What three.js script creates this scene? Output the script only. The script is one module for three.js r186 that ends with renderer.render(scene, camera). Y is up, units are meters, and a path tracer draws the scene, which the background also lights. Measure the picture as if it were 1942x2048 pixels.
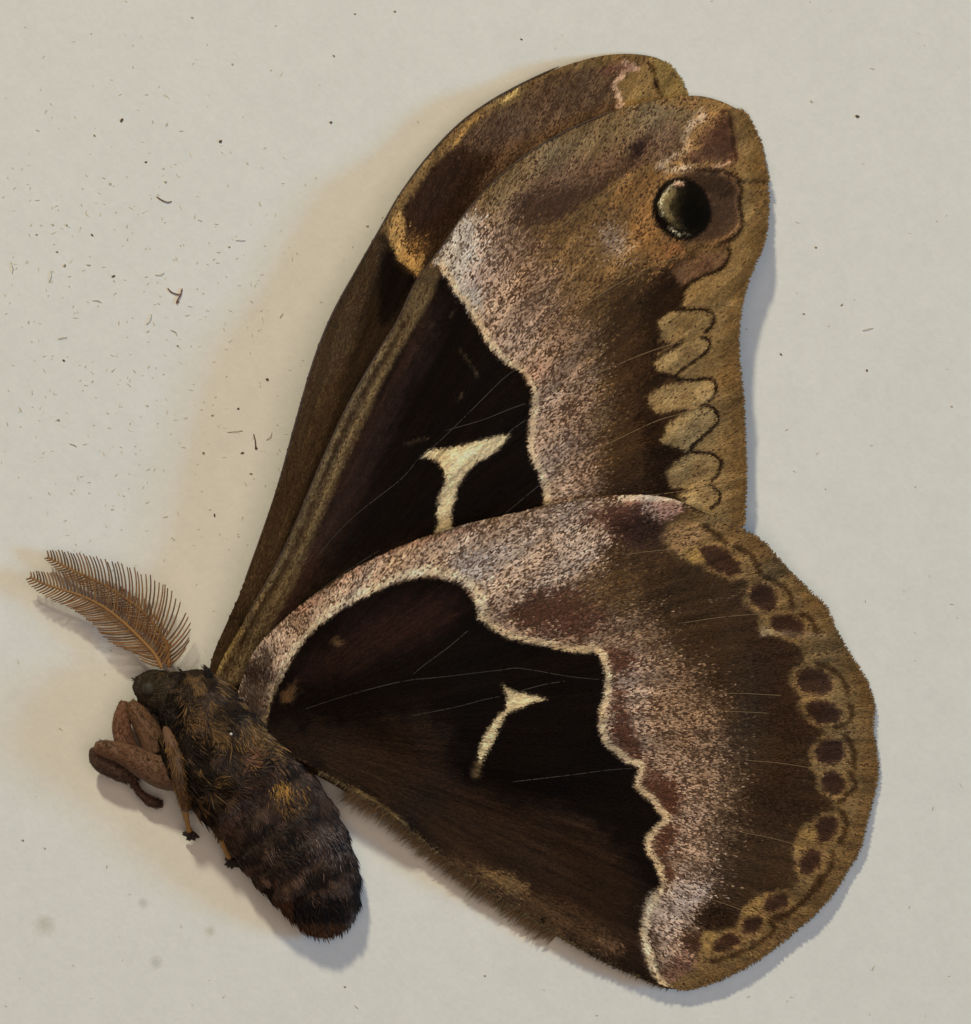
import * as THREE from 'three';
import { mergeGeometries } from 'three/addons/utils/BufferGeometryUtils.js';
import { RectAreaLightUniformsLib } from 'three/addons/lights/RectAreaLightUniformsLib.js';

// ---------------------------------------------------------------- camera, lamps, exposure
// Lengths are measured in "ticks" of 0.03 mm on the paper: x to the right, y down the sheet, h above it.
const S = 0.00003, CX = 971, CY = 1024, D = 0.45;
const scene = new THREE.Scene();
scene.background = new THREE.Color(0x000000);
const camera = new THREE.PerspectiveCamera(2 * Math.atan(1024 * S / D) * 180 / Math.PI, 1942 / 2048, 0.02, 20);
camera.position.set(0, D, 0); camera.up.set(0, 0, -1); camera.lookAt(0, 0, 0);
scene.add(camera);
const renderer = new THREE.WebGLRenderer({ antialias: true });
renderer.toneMapping = THREE.LinearToneMapping;
renderer.toneMappingExposure = 1;
renderer.shadowMap.enabled = true;
RectAreaLightUniformsLib.init();
// warm room lamp beyond the top of the sheet: the crisp shadows
const lamp = new THREE.SpotLight(new THREE.Color().setRGB(1, 0.93, 0.70), 1.86, 0, 0.5, 0.6, 2);
lamp.position.set(-0.21, 0.66, -0.74); lamp.target.position.set(0, 0, 0);
lamp.castShadow = true; lamp.shadow.radius = 2.2; lamp.shadow.mapSize.set(2048, 2048); lamp.shadow.camera.near = 0.1; lamp.shadow.camera.far = 3;
scene.add(lamp, lamp.target);
// small cool window low on the right
const windowLight = new THREE.RectAreaLight(new THREE.Color().setRGB(0.14, 0.54, 1), 42, 0.42, 0.34);
windowLight.position.set(1.82, 0.8, 0.16); windowLight.lookAt(0, 0, 0); scene.add(windowLight);
// warm light coming back from the ceiling
const ceilingLight = new THREE.RectAreaLight(new THREE.Color().setRGB(1, 0.811, 0.689), 1.3, 2.4, 2.4);
ceilingLight.position.set(0.3, 2.2, 0.2); ceilingLight.lookAt(0, 0, 0); scene.add(ceilingLight);

// ---------------------------------------------------------------- helpers
function rng(seed) { let a = seed >>> 0; return () => { a = (a + 0x6D2B79F5) | 0; let t = Math.imul(a ^ (a >>> 15), 1 | a); t = (t + Math.imul(t ^ (t >>> 7), 61 | t)) ^ t; return ((t ^ (t >>> 14)) >>> 0) / 4294967296; }; }
function hash(x, y) { let h = Math.imul(x, 374761393) + Math.imul(y, 668265263) | 0; h = Math.imul(h ^ (h >>> 13), 1274126177); return ((h ^ (h >>> 16)) >>> 0) / 4294967296; }
function noise(x, y) { const xi = Math.floor(x), yi = Math.floor(y); let u = x - xi, v = y - yi; u = u * u * (3 - 2 * u); v = v * v * (3 - 2 * v); const a = hash(xi, yi), b = hash(xi + 1, yi), c = hash(xi, yi + 1), d = hash(xi + 1, yi + 1); return a + (b - a) * u + (c - a) * v + (a - b - c + d) * u * v; }
const fbm = (x, y) => 0.55 * noise(x, y) + 0.3 * noise(x * 2.1 + 7, y * 2.1 + 3) + 0.15 * noise(x * 4.3 + 1, y * 4.3 + 9);
const clamp = (x, a = 0, b = 1) => x < a ? a : x > b ? b : x;
const lin = (c) => { c /= 255; return c <= 0.04045 ? c / 12.92 : Math.pow((c + 0.055) / 1.055, 2.4); };
const GAIN = 1.38;                                     // from tones measured on the photograph to surface colour (paper is the white reference)
const alb = (c, g = GAIN) => [clamp(lin(c[0]) * g, 0, 0.92), clamp(lin(c[1]) * g, 0, 0.92), clamp(lin(c[2]) * g, 0, 0.92)];
const V = (px, py, h) => new THREE.Vector3((px - CX) * S * (1 - h * S / D), h * S, (py - CY) * S * (1 - h * S / D));
const Z = (ox, oy, s) => (...p) => { const o = []; for (let i = 0; i < p.length; i += 2) o.push([ox + p[i] / s, oy + p[i + 1] / s]); return o; };
const zA = Z(400, 950, 3.127), zB = Z(850, 950, 3.127), zC = Z(1200, 1450, 3.127), zE = Z(1250, 950, 3.127), zG = Z(700, 50, 3.127), z4 = Z(1150, 50, 3.752), z5 = Z(1150, 500, 3.296), z6 = Z(700, 450, 3.127), z5b = Z(650, 1450, 2.68), z2 = Z(150, 1350, 3.127), z1 = Z(0, 1050, 3.752), z8 = Z(0, 0, 3.127), z9 = Z(0, 500, 3.127);
const pts = (...p) => Z(0, 0, 1)(...p);
function spline(p, closed, per = 8) {
  const n = p.length, o = [], at = (i) => closed ? p[(i + n) % n] : p[clamp(i, 0, n - 1)], m = closed ? n : n - 1;
  for (let i = 0; i < m; i++) { const a = at(i - 1), b = at(i), c = at(i + 1), d = at(i + 2); for (let k = 0; k < per; k++) { const t = k / per, q = []; for (let j = 0; j < b.length; j++) q.push(0.5 * (2 * b[j] + (c[j] - a[j]) * t + (2 * a[j] - 5 * b[j] + 4 * c[j] - d[j]) * t * t + (3 * b[j] - a[j] - 3 * c[j] + d[j]) * t * t * t)); o.push(q); } }
  if (!closed) o.push(p[n - 1].slice());
  return o;
}
function resample(p, n, closed) {
  const q = closed ? [...p, p[0]] : p, L = [0]; for (let i = 1; i < q.length; i++) L.push(L[i - 1] + Math.hypot(q[i][0] - q[i - 1][0], q[i][1] - q[i - 1][1]));
  const o = []; let j = 0; const T = L[L.length - 1];
  for (let i = 0; i < n; i++) { const s = T * i / (closed ? n : n - 1); while (j < L.length - 2 && L[j + 1] < s) j++; const t = (s - L[j]) / Math.max(1e-9, L[j + 1] - L[j]); o.push(q[j].map((x, k) => x + (q[j + 1][k] - x) * t)); }
  return o;
}
const mesh = (name, geometry, material, parent) => { const m = new THREE.Mesh(geometry, material); m.name = name; m.castShadow = m.receiveShadow = true; parent.add(m); return m; };
function tube(path, radial = 6, flat = 1, rough = 0, seed = 1) {      // path: [x, y, h, r] in ticks, tapered, closed at both ends
  const r = rng(seed), P = path.map((q) => V(q[0], q[1], q[2])), pos = [], idx = [], n = P.length, up = new THREE.Vector3(0, 1, 0);
  for (let i = 0; i < n; i++) {
    const t = P[Math.min(n - 1, i + 1)].clone().sub(P[Math.max(0, i - 1)]).normalize(); const s = new THREE.Vector3().crossVectors(t, Math.abs(t.y) > 0.9 ? new THREE.Vector3(1, 0, 0) : up).normalize(), u = new THREE.Vector3().crossVectors(s, t);
    for (let k = 0; k < radial; k++) { const a = k / radial * 2 * Math.PI, R = path[i][3] * S * (1 + rough * (r() - 0.5)); const v = P[i].clone().addScaledVector(s, Math.cos(a) * R).addScaledVector(u, Math.sin(a) * R * flat); pos.push(v.x, v.y, v.z); }
  }
  for (let i = 0; i < n - 1; i++) for (let k = 0; k < radial; k++) { const a = i * radial + k, b = i * radial + (k + 1) % radial; idx.push(a, b, a + radial, b, b + radial, a + radial); }
  pos.push(P[0].x, P[0].y, P[0].z, P[n - 1].x, P[n - 1].y, P[n - 1].z);
  for (let k = 0; k < radial; k++) { idx.push(n * radial, (k + 1) % radial, k); const e = (n - 1) * radial; idx.push(n * radial + 1, e + k, e + (k + 1) % radial); }
  const g = new THREE.BufferGeometry(); g.setAttribute('position', new THREE.Float32BufferAttribute(pos, 3)); g.setIndex(idx); g.computeVertexNormals(); return g;
}
// a hair or scale: flat blade of unit length along z, unit width, bent upwards
function blade(sections, bend) {                         // sections: [z, half width]
  const pos = [], idx = []; for (const [z, w] of sections) { const y = bend * z * z; pos.push(-w, y, z, 0, y + w * 0.35, z, w, y, z); }
  for (let i = 0; i < sections.length - 1; i++) { const a = i * 3; idx.push(a, a + 1, a + 3, a + 1, a + 4, a + 3, a + 1, a + 2, a + 4, a + 2, a + 5, a + 4); }
  const g = new THREE.BufferGeometry(); g.setAttribute('position', new THREE.Float32BufferAttribute(pos, 3)); g.setIndex(idx.map((_, i) => idx[i - i % 3 + [0, 2, 1][i % 3]])); g.computeVertexNormals(); return g;
}
const hairGeo = blade([[0, 0.5], [0.4, 0.45], [0.75, 0.3], [1, 0.05]], -0.12);
const scaleGeo = blade([[0, 0.18], [0.45, 0.5], [0.85, 0.45], [1, 0.2]], 0.05);
class Tufts {                                            // collects instances, one InstancedMesh in the end
  constructor() { this.m = []; this.c = []; }
  add(p, dir, up, len, wid, col) {                       // p Vector3, dir unit Vector3, lengths in ticks
    const s = new THREE.Vector3().crossVectors(up, dir).normalize(), u = new THREE.Vector3().crossVectors(dir, s);
    const M = new THREE.Matrix4().makeBasis(s.multiplyScalar(wid * S), u.multiplyScalar(Math.max(wid, len * 0.5) * S), dir.clone().multiplyScalar(len * S)); M.setPosition(p); this.m.push(M); this.c.push(col);
  }
  build(name, geo, mat, parent) { const I = new THREE.InstancedMesh(geo, mat, this.m.length), c = new THREE.Color(); this.m.forEach((M, i) => { I.setMatrixAt(i, M); I.setColorAt(i, c.setRGB(...this.c[i])); }); I.name = name; I.userData.kind = 'stuff'; I.castShadow = I.receiveShadow = true; parent.add(I); return I; }
}
const furMat = new THREE.MeshPhysicalMaterial({ color: 0xffffff, roughness: 0.8, specularIntensity: 0.35, side: THREE.DoubleSide });
const scaleMat = new THREE.MeshPhysicalMaterial({ color: 0xffffff, roughness: 0.95, specularIntensity: 0.12, side: THREE.DoubleSide });

// ---------------------------------------------------------------- the sheet of paper
{
  const n = 1024, d = new Uint8Array(n * n * 4), b = new Uint8Array(n * n * 4), N = (x, y, f) => { const p = f, xi = x * p / n, yi = y * p / n, x0 = Math.floor(xi), y0 = Math.floor(yi); let u = xi - x0, v = yi - y0; u = u * u * (3 - 2 * u); v = v * v * (3 - 2 * v); const w = (a) => ((a % p) + p) % p, q = (i, j) => hash(w(i) + f * 31, w(j) + f * 17); return q(x0, y0) * (1 - u) * (1 - v) + q(x0 + 1, y0) * u * (1 - v) + q(x0, y0 + 1) * (1 - u) * v + q(x0 + 1, y0 + 1) * u * v; };
  for (let y = 0; y < n; y++) for (let x = 0; x < n; x++) {
    const f = 0.4 * N(x, y, 256) + 0.3 * N(x, y, 128) + 0.3 * N(x, y, 512), m = 0.5 * N(x, y, 24) + 0.5 * N(x, y, 70), i = (y * n + x) * 4, k = 1 + (f - 0.5) * 0.035 + (m - 0.5) * 0.022;
    d[i] = clamp(226 * k, 0, 255); d[i + 1] = clamp(223 * k, 0, 255); d[i + 2] = clamp(214 * k, 0, 255); d[i + 3] = 255; b[i] = b[i + 1] = b[i + 2] = f * 255; b[i + 3] = 255;
  }
  const T = (a, srgb) => { const t = new THREE.DataTexture(a, n, n); t.wrapS = t.wrapT = THREE.RepeatWrapping; t.magFilter = THREE.LinearFilter; if (srgb) t.colorSpace = THREE.SRGBColorSpace; t.repeat.set(1 / 0.055, 1 / 0.055); t.needsUpdate = true; return t; };
  const g = new THREE.BoxGeometry(0.5, 0.0004, 0.5); const p = g.attributes.position, uv = g.attributes.uv; for (let i = 0; i < p.count; i++) uv.setXY(i, p.getX(i), p.getZ(i));
  const m = mesh('paper_sheet', g, new THREE.MeshStandardMaterial({ map: T(d, true), bumpMap: T(b), bumpScale: 0.000012, roughness: 0.95 }), scene);
  const st = 64, al = (sd) => { const a = new Uint8Array(st * st * 4); for (let y = 0; y < st; y++) for (let x = 0; x < st; x++) { const d = Math.hypot(x - 31.5, y - 31.5) / 31.5, v = clamp((1 - d * (0.8 + 0.7 * fbm(x / 9 + sd, y / 9))) * 1.4) * (0.45 + 0.9 * fbm(x / 5 + sd, y / 5 + 9)), i = (y * st + x) * 4; a[i] = a[i + 1] = a[i + 2] = clamp(v) * 52; a[i + 3] = 255; } const t = new THREE.DataTexture(a, st, st); t.magFilter = THREE.LinearFilter; t.needsUpdate = true; return t; };
  [[88, 1850, 30, [150, 142, 108]], [312, 1925, 18, [150, 148, 140]], [286, 1806, 16, [150, 148, 138]], [420, 1862, 16, [160, 146, 112]]].forEach(([x, y, r, c], i) => { const q = mesh('stain', new THREE.PlaneGeometry(2 * r * S, 2 * r * S), new THREE.MeshStandardMaterial({ color: new THREE.Color().setRGB(...alb(c)), roughness: 1, alphaMap: al(i * 13 + 4), transparent: true }), m); q.rotation.x = -Math.PI / 2; q.position.set((x - CX) * S, 0.00021, (y - CY) * S); });
  m.position.y = -0.0002; m.userData = { kind: 'structure', label: 'plain off-white sheet of paper under the moth', category: 'paper' };
}

// ---------------------------------------------------------------- the moth
const moth = new THREE.Group(); moth.name = 'moth'; scene.add(moth);
moth.userData = { label: 'large dark brown moth with eyespot and feathery antennae lying on its side on paper', category: 'moth' };

class Paint {                                            // the wing's colouring, drawn in the wing's own plane, one texel per tick
  constructor(x0, y0, x1, y1, c, k = 0, j = 26) { this.x0 = x0; this.y0 = y0; this.w = x1 - x0; this.h = y1 - y0; const n = this.w * this.h; this.r = new Float32Array(n).fill(c[0]); this.g = new Float32Array(n).fill(c[1]); this.b = new Float32Array(n).fill(c[2]); this.k = new Float32Array(n).fill(k); this.j = new Float32Array(n).fill(j); this.cv = document.createElement('canvas'); this.cv.width = this.w; this.cv.height = this.h; this.ctx = this.cv.getContext('2d'); }
  mask(P, width, closed, blur) {
    let a = 1e9, b = 1e9, c = -1e9, d = -1e9; for (const [x, y] of P) { a = Math.min(a, x); b = Math.min(b, y); c = Math.max(c, x); d = Math.max(d, y); }
    const pad = blur * 2 + (width || 0) + 2, X0 = Math.max(0, Math.floor(a - pad - this.x0)), Y0 = Math.max(0, Math.floor(b - pad - this.y0)), X1 = Math.min(this.w, Math.ceil(c + pad - this.x0)), Y1 = Math.min(this.h, Math.ceil(d + pad - this.y0)), w = X1 - X0, h = Y1 - Y0;
    if (w < 2 || h < 2) return null;
    const t = this.ctx; t.clearRect(X0, Y0, w, h); t.beginPath(); P.forEach(([x, y], i) => i ? t.lineTo(x - this.x0, y - this.y0) : t.moveTo(x - this.x0, y - this.y0)); if (closed) t.closePath();
    if (width) { t.lineWidth = width; t.lineCap = t.lineJoin = 'round'; t.strokeStyle = '#fff'; t.stroke(); } else { t.fillStyle = '#fff'; t.fill(); }
    const im = t.getImageData(X0, Y0, w, h).data; let m = new Float32Array(w * h), q = new Float32Array(w * h); for (let i = 0; i < m.length; i++) m[i] = im[i * 4 + 3] / 255;
    const r = Math.round(blur * 0.6); if (r > 0) for (let pass = 0; pass < 3; pass++) {
      for (let y = 0; y < h; y++) { let s = 0; const o = y * w; for (let x = -r; x <= r; x++) s += m[o + clamp(x, 0, w - 1)]; for (let x = 0; x < w; x++) { q[o + x] = s / (2 * r + 1); s += m[o + Math.min(w - 1, x + r + 1)] - m[o + Math.max(0, x - r)]; } }
      for (let x = 0; x < w; x++) { let s = 0; for (let y = -r; y <= r; y++) s += q[clamp(y, 0, h - 1) * w + x]; for (let y = 0; y < h; y++) { m[y * w + x] = s / (2 * r + 1); s += q[Math.min(h - 1, y + r + 1) * w + x] - q[Math.max(0, y - r) * w + x]; } }
    }
    return { m, X0, Y0, w, h };
  }
  put(M, c, { a = 1, n = 0.5, ns = 14, k = null, j = null, blur = 3 }) {
    if (!M) return; for (let y = 0; y < M.h; y++) for (let x = 0; x < M.w; x++) {
      let v = M.m[y * M.w + x]; if (v < 0.004) continue; if (v < 0.996 && n) v = clamp(v + n * (fbm((x + M.X0 + this.x0) / ns, (y + M.Y0 + this.y0) / ns) - 0.5) * 6 * v * (1 - v)); v *= a;
      const i = (y + M.Y0) * this.w + x + M.X0; this.r[i] += (c[0] - this.r[i]) * v; this.g[i] += (c[1] - this.g[i]) * v; this.b[i] += (c[2] - this.b[i]) * v; if (k !== null) this.k[i] += (k - this.k[i]) * v; if (v > 0.3) this.j[i] = j ?? (blur > 7 ? Math.min(40, blur * 1.5) : 0);
    }
  }
  fill(P, c, o = {}) { this.put(this.mask(o.sharp ? P : spline(P, true, 6), 0, true, o.blur ?? 3), c, o); }
  line(P, width, c, o = {}) { this.put(this.mask(spline(P, false, 8), width, false, o.blur ?? 2), c, o); }
  spot(x, y, rx, ry, c, o = {}) { const P = [], t = (o.rot || 0) * Math.PI / 180; for (let i = 0; i < 40; i++) { const a = i / 20 * Math.PI, u = Math.cos(a) * rx, v = Math.sin(a) * ry; P.push([x + u * Math.cos(t) - v * Math.sin(t), y + u * Math.sin(t) + v * Math.cos(t)]); } this.fill(P, c, { ...o, sharp: true }); }
  at(x, y) { const i = clamp(Math.round(y - this.y0), 0, this.h - 1) * this.w + clamp(Math.round(x - this.x0), 0, this.w - 1); return [this.r[i], this.g[i], this.b[i], this.k[i], this.j[i]]; }
  texture() {
    const d = new Uint8Array(this.w * this.h * 4); for (let y = 0; y < this.h; y++) for (let x = 0; x < this.w; x++) { const i = y * this.w + x, o = i * 4, f = 0.8 + 0.35 * noise(x / 3, y / 3), q = 1 - 0.5 * this.k[i]; for (let j = 0; j < 3; j++) { const l = clamp(lin([this.r, this.g, this.b][j][i] * f * q) * GAIN, 0, 0.92); d[o + j] = 255 * (l <= 0.0031308 ? l * 12.92 : 1.055 * Math.pow(l, 1 / 2.4) - 0.055); } d[o + 3] = 255; }
    const t = new THREE.DataTexture(d, this.w, this.h); t.colorSpace = THREE.SRGBColorSpace; t.magFilter = THREE.LinearFilter; t.needsUpdate = true; return t;
  }
}
function heightField(ctrl, wob, seed) {
  return (x, y) => { let s = 0, t = 0; for (const [a, b, h] of ctrl) { const d = (x - a) ** 2 + (y - b) ** 2 + 900, w = 1 / (d * d); s += w * h; t += w; } return s / t + wob * ((fbm(x / 95 + seed, y / 95) - 0.5) * 2 + (noise(x / 28 + seed, y / 28) - 0.5) * 0.6); };
}
class Wing {
  constructor(name, outline, centre, height, paint, base, label) {
    Object.assign(this, { height, paint, base });
    this.out = resample(spline(outline, true, 10), 420, true);
    const hm = height(...centre), k = 1 - hm * S / D; this.pos = (x, y, h) => new THREE.Vector3((x - CX) * S * k, h * S, (y - CY) * S * k);
    const n = this.out.length, rings = 46, pos = [], uv = [], idx = [], TH = 1.6;
    for (const side of [0, 1]) for (let r = 0; r <= rings; r++) for (let i = 0; i < n; i++) { const t = r / rings, x = centre[0] + (this.out[i][0] - centre[0]) * t, y = centre[1] + (this.out[i][1] - centre[1]) * t, p = this.pos(x, y, height(x, y) - side * TH); pos.push(p.x, p.y, p.z); uv.push((x - paint.x0) / paint.w, (y - paint.y0) / paint.h); }
    const at = (s, r, i) => (s * (rings + 1) + r) * n + (i + n) % n;
    for (const s of [0, 1]) for (let r = 0; r < rings; r++) for (let i = 0; i < n; i++) { const a = at(s, r, i), b = at(s, r, i + 1), c = at(s, r + 1, i), d = at(s, r + 1, i + 1); if (s) idx.push(a, b, c, b, d, c); else idx.push(a, c, b, b, c, d); }
    for (let i = 0; i < n; i++) { const a = at(0, rings, i), b = at(0, rings, i + 1), c = at(1, rings, i), d = at(1, rings, i + 1); idx.push(a, b, c, b, d, c); }
    const g = new THREE.BufferGeometry(); g.setAttribute('position', new THREE.Float32BufferAttribute(pos, 3)); g.setAttribute('uv', new THREE.Float32BufferAttribute(uv, 2));
    // keep the winding that faces up on the upper sheet
    let area = 0; for (let i = 0; i < n; i++) { const [a, b] = this.out[i], [c, d] = this.out[(i + 1) % n]; area += a * d - b * c; } if (area > 0) for (let i = 0; i < idx.length; i += 3) { const t = idx[i]; idx[i] = idx[i + 1]; idx[i + 1] = t; }
    g.setIndex(idx); g.computeVertexNormals();
    this.mesh = mesh(name, g, new THREE.MeshPhysicalMaterial({ map: paint.texture(), roughness: 0.95, specularIntensity: 0.12, side: THREE.DoubleSide }), moth); if (label) this.mesh.userData.label = label;
    const cv = document.createElement('canvas'); cv.width = paint.w; cv.height = paint.h; const t = cv.getContext('2d'); t.beginPath(); this.out.forEach(([x, y], i) => i ? t.lineTo(x - paint.x0, y - paint.y0) : t.moveTo(x - paint.x0, y - paint.y0)); t.closePath(); t.fill(); this.in = t.getImageData(0, 0, paint.w, paint.h).data;
  }
  inside(x, y) { x = Math.round(x - this.paint.x0); y = Math.round(y - this.paint.y0); return x >= 0 && y >= 0 && x < this.paint.w && y < this.paint.h && this.in[(y * this.paint.w + x) * 4 + 3] > 128; }
  frame(x, y) { const e = 3, hx = (this.height(x + e, y) - this.height(x - e, y)) / (2 * e), hy = (this.height(x, y + e) - this.height(x, y - e)) / (2 * e); return new THREE.Vector3(-hx, 1, -hy).normalize(); }
  flow(x, y) { return Math.atan2(y - this.base[1], x - this.base[0]); }
  scales(step, seed, skip, len = 7.6, wid = 3.2) {
    const r = rng(seed), T = new Tufts(), p = this.paint;
    for (let gy = p.y0; gy < p.y0 + p.h; gy += step) for (let gx = p.x0; gx < p.x0 + p.w; gx += step) {
      const x = gx + r() * step * 1.6, y = gy + r() * step * 1.6, q = [r(), r(), r(), r(), r(), r(), r(), r(), r(), r(), r(), r()]; if (!this.inside(x, y) || (skip && skip(x, y))) continue;
      const a = this.flow(x, y) + (fbm(x / 60 + seed, y / 60) - 0.5) * 0.6 + (q[0] - 0.5) * 0.5, nrm = this.frame(x, y), dir = new THREE.Vector3(Math.cos(a), 0, Math.sin(a)); dir.addScaledVector(nrm, -dir.dot(nrm)).normalize();
      dir.applyAxisAngle(new THREE.Vector3().crossVectors(nrm, dir).normalize(), -(0.05 + 0.17 * q[1] * q[1]));
      const L = len * (0.7 + 0.6 * q[2]); if (!this.inside(x + Math.cos(a) * L * 1.05, y + Math.sin(a) * L * 1.05)) continue; let c = p.at(x, y); if (c[4] > 0 && q[7] < 0.55) { const t = p.at(x + (q[8] + q[9] - 1) * c[4] * 1.6, y + (q[10] + q[11] - 1) * c[4] * 1.6); if (t[4] > 0) c = t; } const fa = this.flow(x, y), fd = Math.hypot(x - this.base[0], y - this.base[1]), streak = 0.6 * noise(fa * 80 + seed, fd / 110) + 0.4 * noise(fa * 210 + seed, fd / 60); let f = (0.86 + 0.28 * q[3]) * (0.72 + 0.56 * streak), col = [c[0] * f, c[1] * f, c[2] * f];
      if (q[4] < c[3] * (0.4 + 1.2 * noise(x / 13 + 5, y / 13))) { const m = 0.5 + 0.42 * q[5]; col = [c[0] + (58 - c[0]) * m, c[1] + (40 - c[1]) * m, c[2] + (29 - c[2]) * m]; }
      T.add(this.pos(x, y, this.height(x, y) + 0.4), dir, nrm, L, wid * (0.75 + 0.5 * q[6]), alb(col));
    }
    T.build('wing_scale_cover', scaleGeo, scaleMat, this.mesh);
  }
  fringe(from, to, per, len, wid, seed, spread = 0.5, colour = null, lean = 0) {   // hairs along a stretch of the margin
    const r = rng(seed), T = new Tufts(), n = this.out.length; let cx = 0, cy = 0; for (const [x, y] of this.out) { cx += x / n; cy += y / n; }
    const near = ([x, y]) => { let b = 0, m = 1e9; this.out.forEach((q, i) => { const d = Math.hypot(q[0] - x, q[1] - y); if (d < m) { m = d; b = i; } }); return b; };
    const a = near(from), b = near(to), steps = (b - a + n) % n;
    for (let s = 0; s < steps; s++) for (let j = 0; j < per; j++) {
      const i = (a + s) % n, [x0, y0] = this.out[i], [x1, y1] = this.out[(i + 1) % n], t = r(), tx = x1 - x0, ty = y1 - y0, l = Math.hypot(tx, ty); let nx = ty / l, ny = -tx / l; if (nx * (x0 - cx) + ny * (y0 - cy) < 0) { nx = -nx; ny = -ny; }
      const inset = r() * (len * 0.6), x = x0 + tx * t - nx * inset, y = y0 + ty * t - ny * inset, g = Math.atan2(ny, nx) + lean + (r() - 0.5) * spread, L = len * (0.5 + 0.8 * r()), c = colour ? colour(x, y, r) : this.paint.at(x - nx * 4, y - ny * 4), f = 0.7 + 0.5 * r();
      T.add(this.pos(x, y, this.height(x, y) + 0.3), new THREE.Vector3(Math.cos(g), (r() - 0.55) * 0.25, Math.sin(g)).normalize(), new THREE.Vector3(0, 1, 0), L, wid * (0.7 + 0.6 * r()), alb([c[0] * f, c[1] * f, c[2] * f]));
    }
    T.build('fringe', hairGeo, furMat, this.mesh);
  }
  vein(P, r, mat) { const q = resample(spline(P, false, 6), Math.max(8, P.length * 6), false).map(([x, y], i, a) => { const v = this.height(x, y); const k = i === 0 || i === a.length - 1 ? 0.4 : 1; return [x, y, v + 1.2, r * k]; }); mesh('vein', tube(q, 5), mat, this.mesh); }
}
const veinDark = new THREE.MeshPhysicalMaterial({ color: new THREE.Color().setRGB(0.028, 0.02, 0.014), roughness: 0.5, specularIntensity: 0.6 });
const veinTan = new THREE.MeshStandardMaterial({ color: new THREE.Color().setRGB(...alb([104, 80, 48])), roughness: 0.7 });
const veinEdge = new THREE.MeshStandardMaterial({ color: new THREE.Color().setRGB(...alb([58, 40, 22])), roughness: 0.6 });

// ---- outlines
const foreOutline = pts(429, 1353, 496, 1228, 568, 1098, 640, 930, 688, 825, 736, 738, 794, 642, 827, 572, 852, 535, 880, 499, 932, 424, 994, 357, 1066, 300, 1139, 259, 1222, 223, 1304, 197, 1387, 186, 1439, 195, 1480, 214, 1496, 223, 1523, 276, 1534, 330, 1540, 357, 1537, 368, 1540, 400, 1538, 423, 1534, 463, 1523, 498, 1504, 543, 1487, 595, 1478, 660, 1479, 725, 1487, 800, 1491, 880, 1493, 952, 1491, 1014, 1486, 1060, 1460, 1120, 1300, 1220, 1000, 1340, 700, 1430, 480, 1450, 440, 1410);
const farOutline = pts(422, 1322, 487, 1170, 549, 994, 590, 849, 626, 725, 663, 631, 714, 538, 761, 456, 797, 393, 849, 321, 911, 254, 973, 207, 1046, 166, 1118, 133, 1190, 111, 1242, 104, 1294, 107, 1330, 119, 1356, 145, 1372, 176, 1382, 215, 1388, 290, 1375, 420, 1345, 560, 1340, 720, 1350, 900, 1300, 1060, 1000, 1250, 700, 1390, 480, 1430, 430, 1390);
const hindOutline = pts(505, 1452, 478, 1405, 480, 1372, 507, 1306, 559, 1247, 642, 1180, 725, 1128, 828, 1082, 932, 1048, 1035, 1025, 1097, 1009, 1170, 996, 1242, 990, 1304, 991, 1356, 1001, 1429, 1034, 1474, 1054, 1522, 1081, 1544, 1103, 1573, 1135, 1602, 1164, 1634, 1196, 1650, 1209, 1663, 1235, 1679, 1270, 1698, 1302, 1717, 1331, 1736, 1363, 1749, 1398, 1752, 1423, 1749, 1458, 1756, 1505, 1760, 1552, 1747, 1610, 1734, 1661, 1721, 1706, 1699, 1744, 1673, 1786, 1641, 1824, 1606, 1856, 1568, 1888, 1529, 1917, 1494, 1939, 1456, 1958, 1424, 1971, 1392, 1981, 1360, 1984, 1328, 1977, 1296, 1963, 1232, 1935, 1172, 1903, 1098, 1860, 1023, 1812, 960, 1768, 893, 1720, 818, 1658, 762, 1614, 706, 1581, 640, 1542, 560, 1500, 525, 1475);

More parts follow.
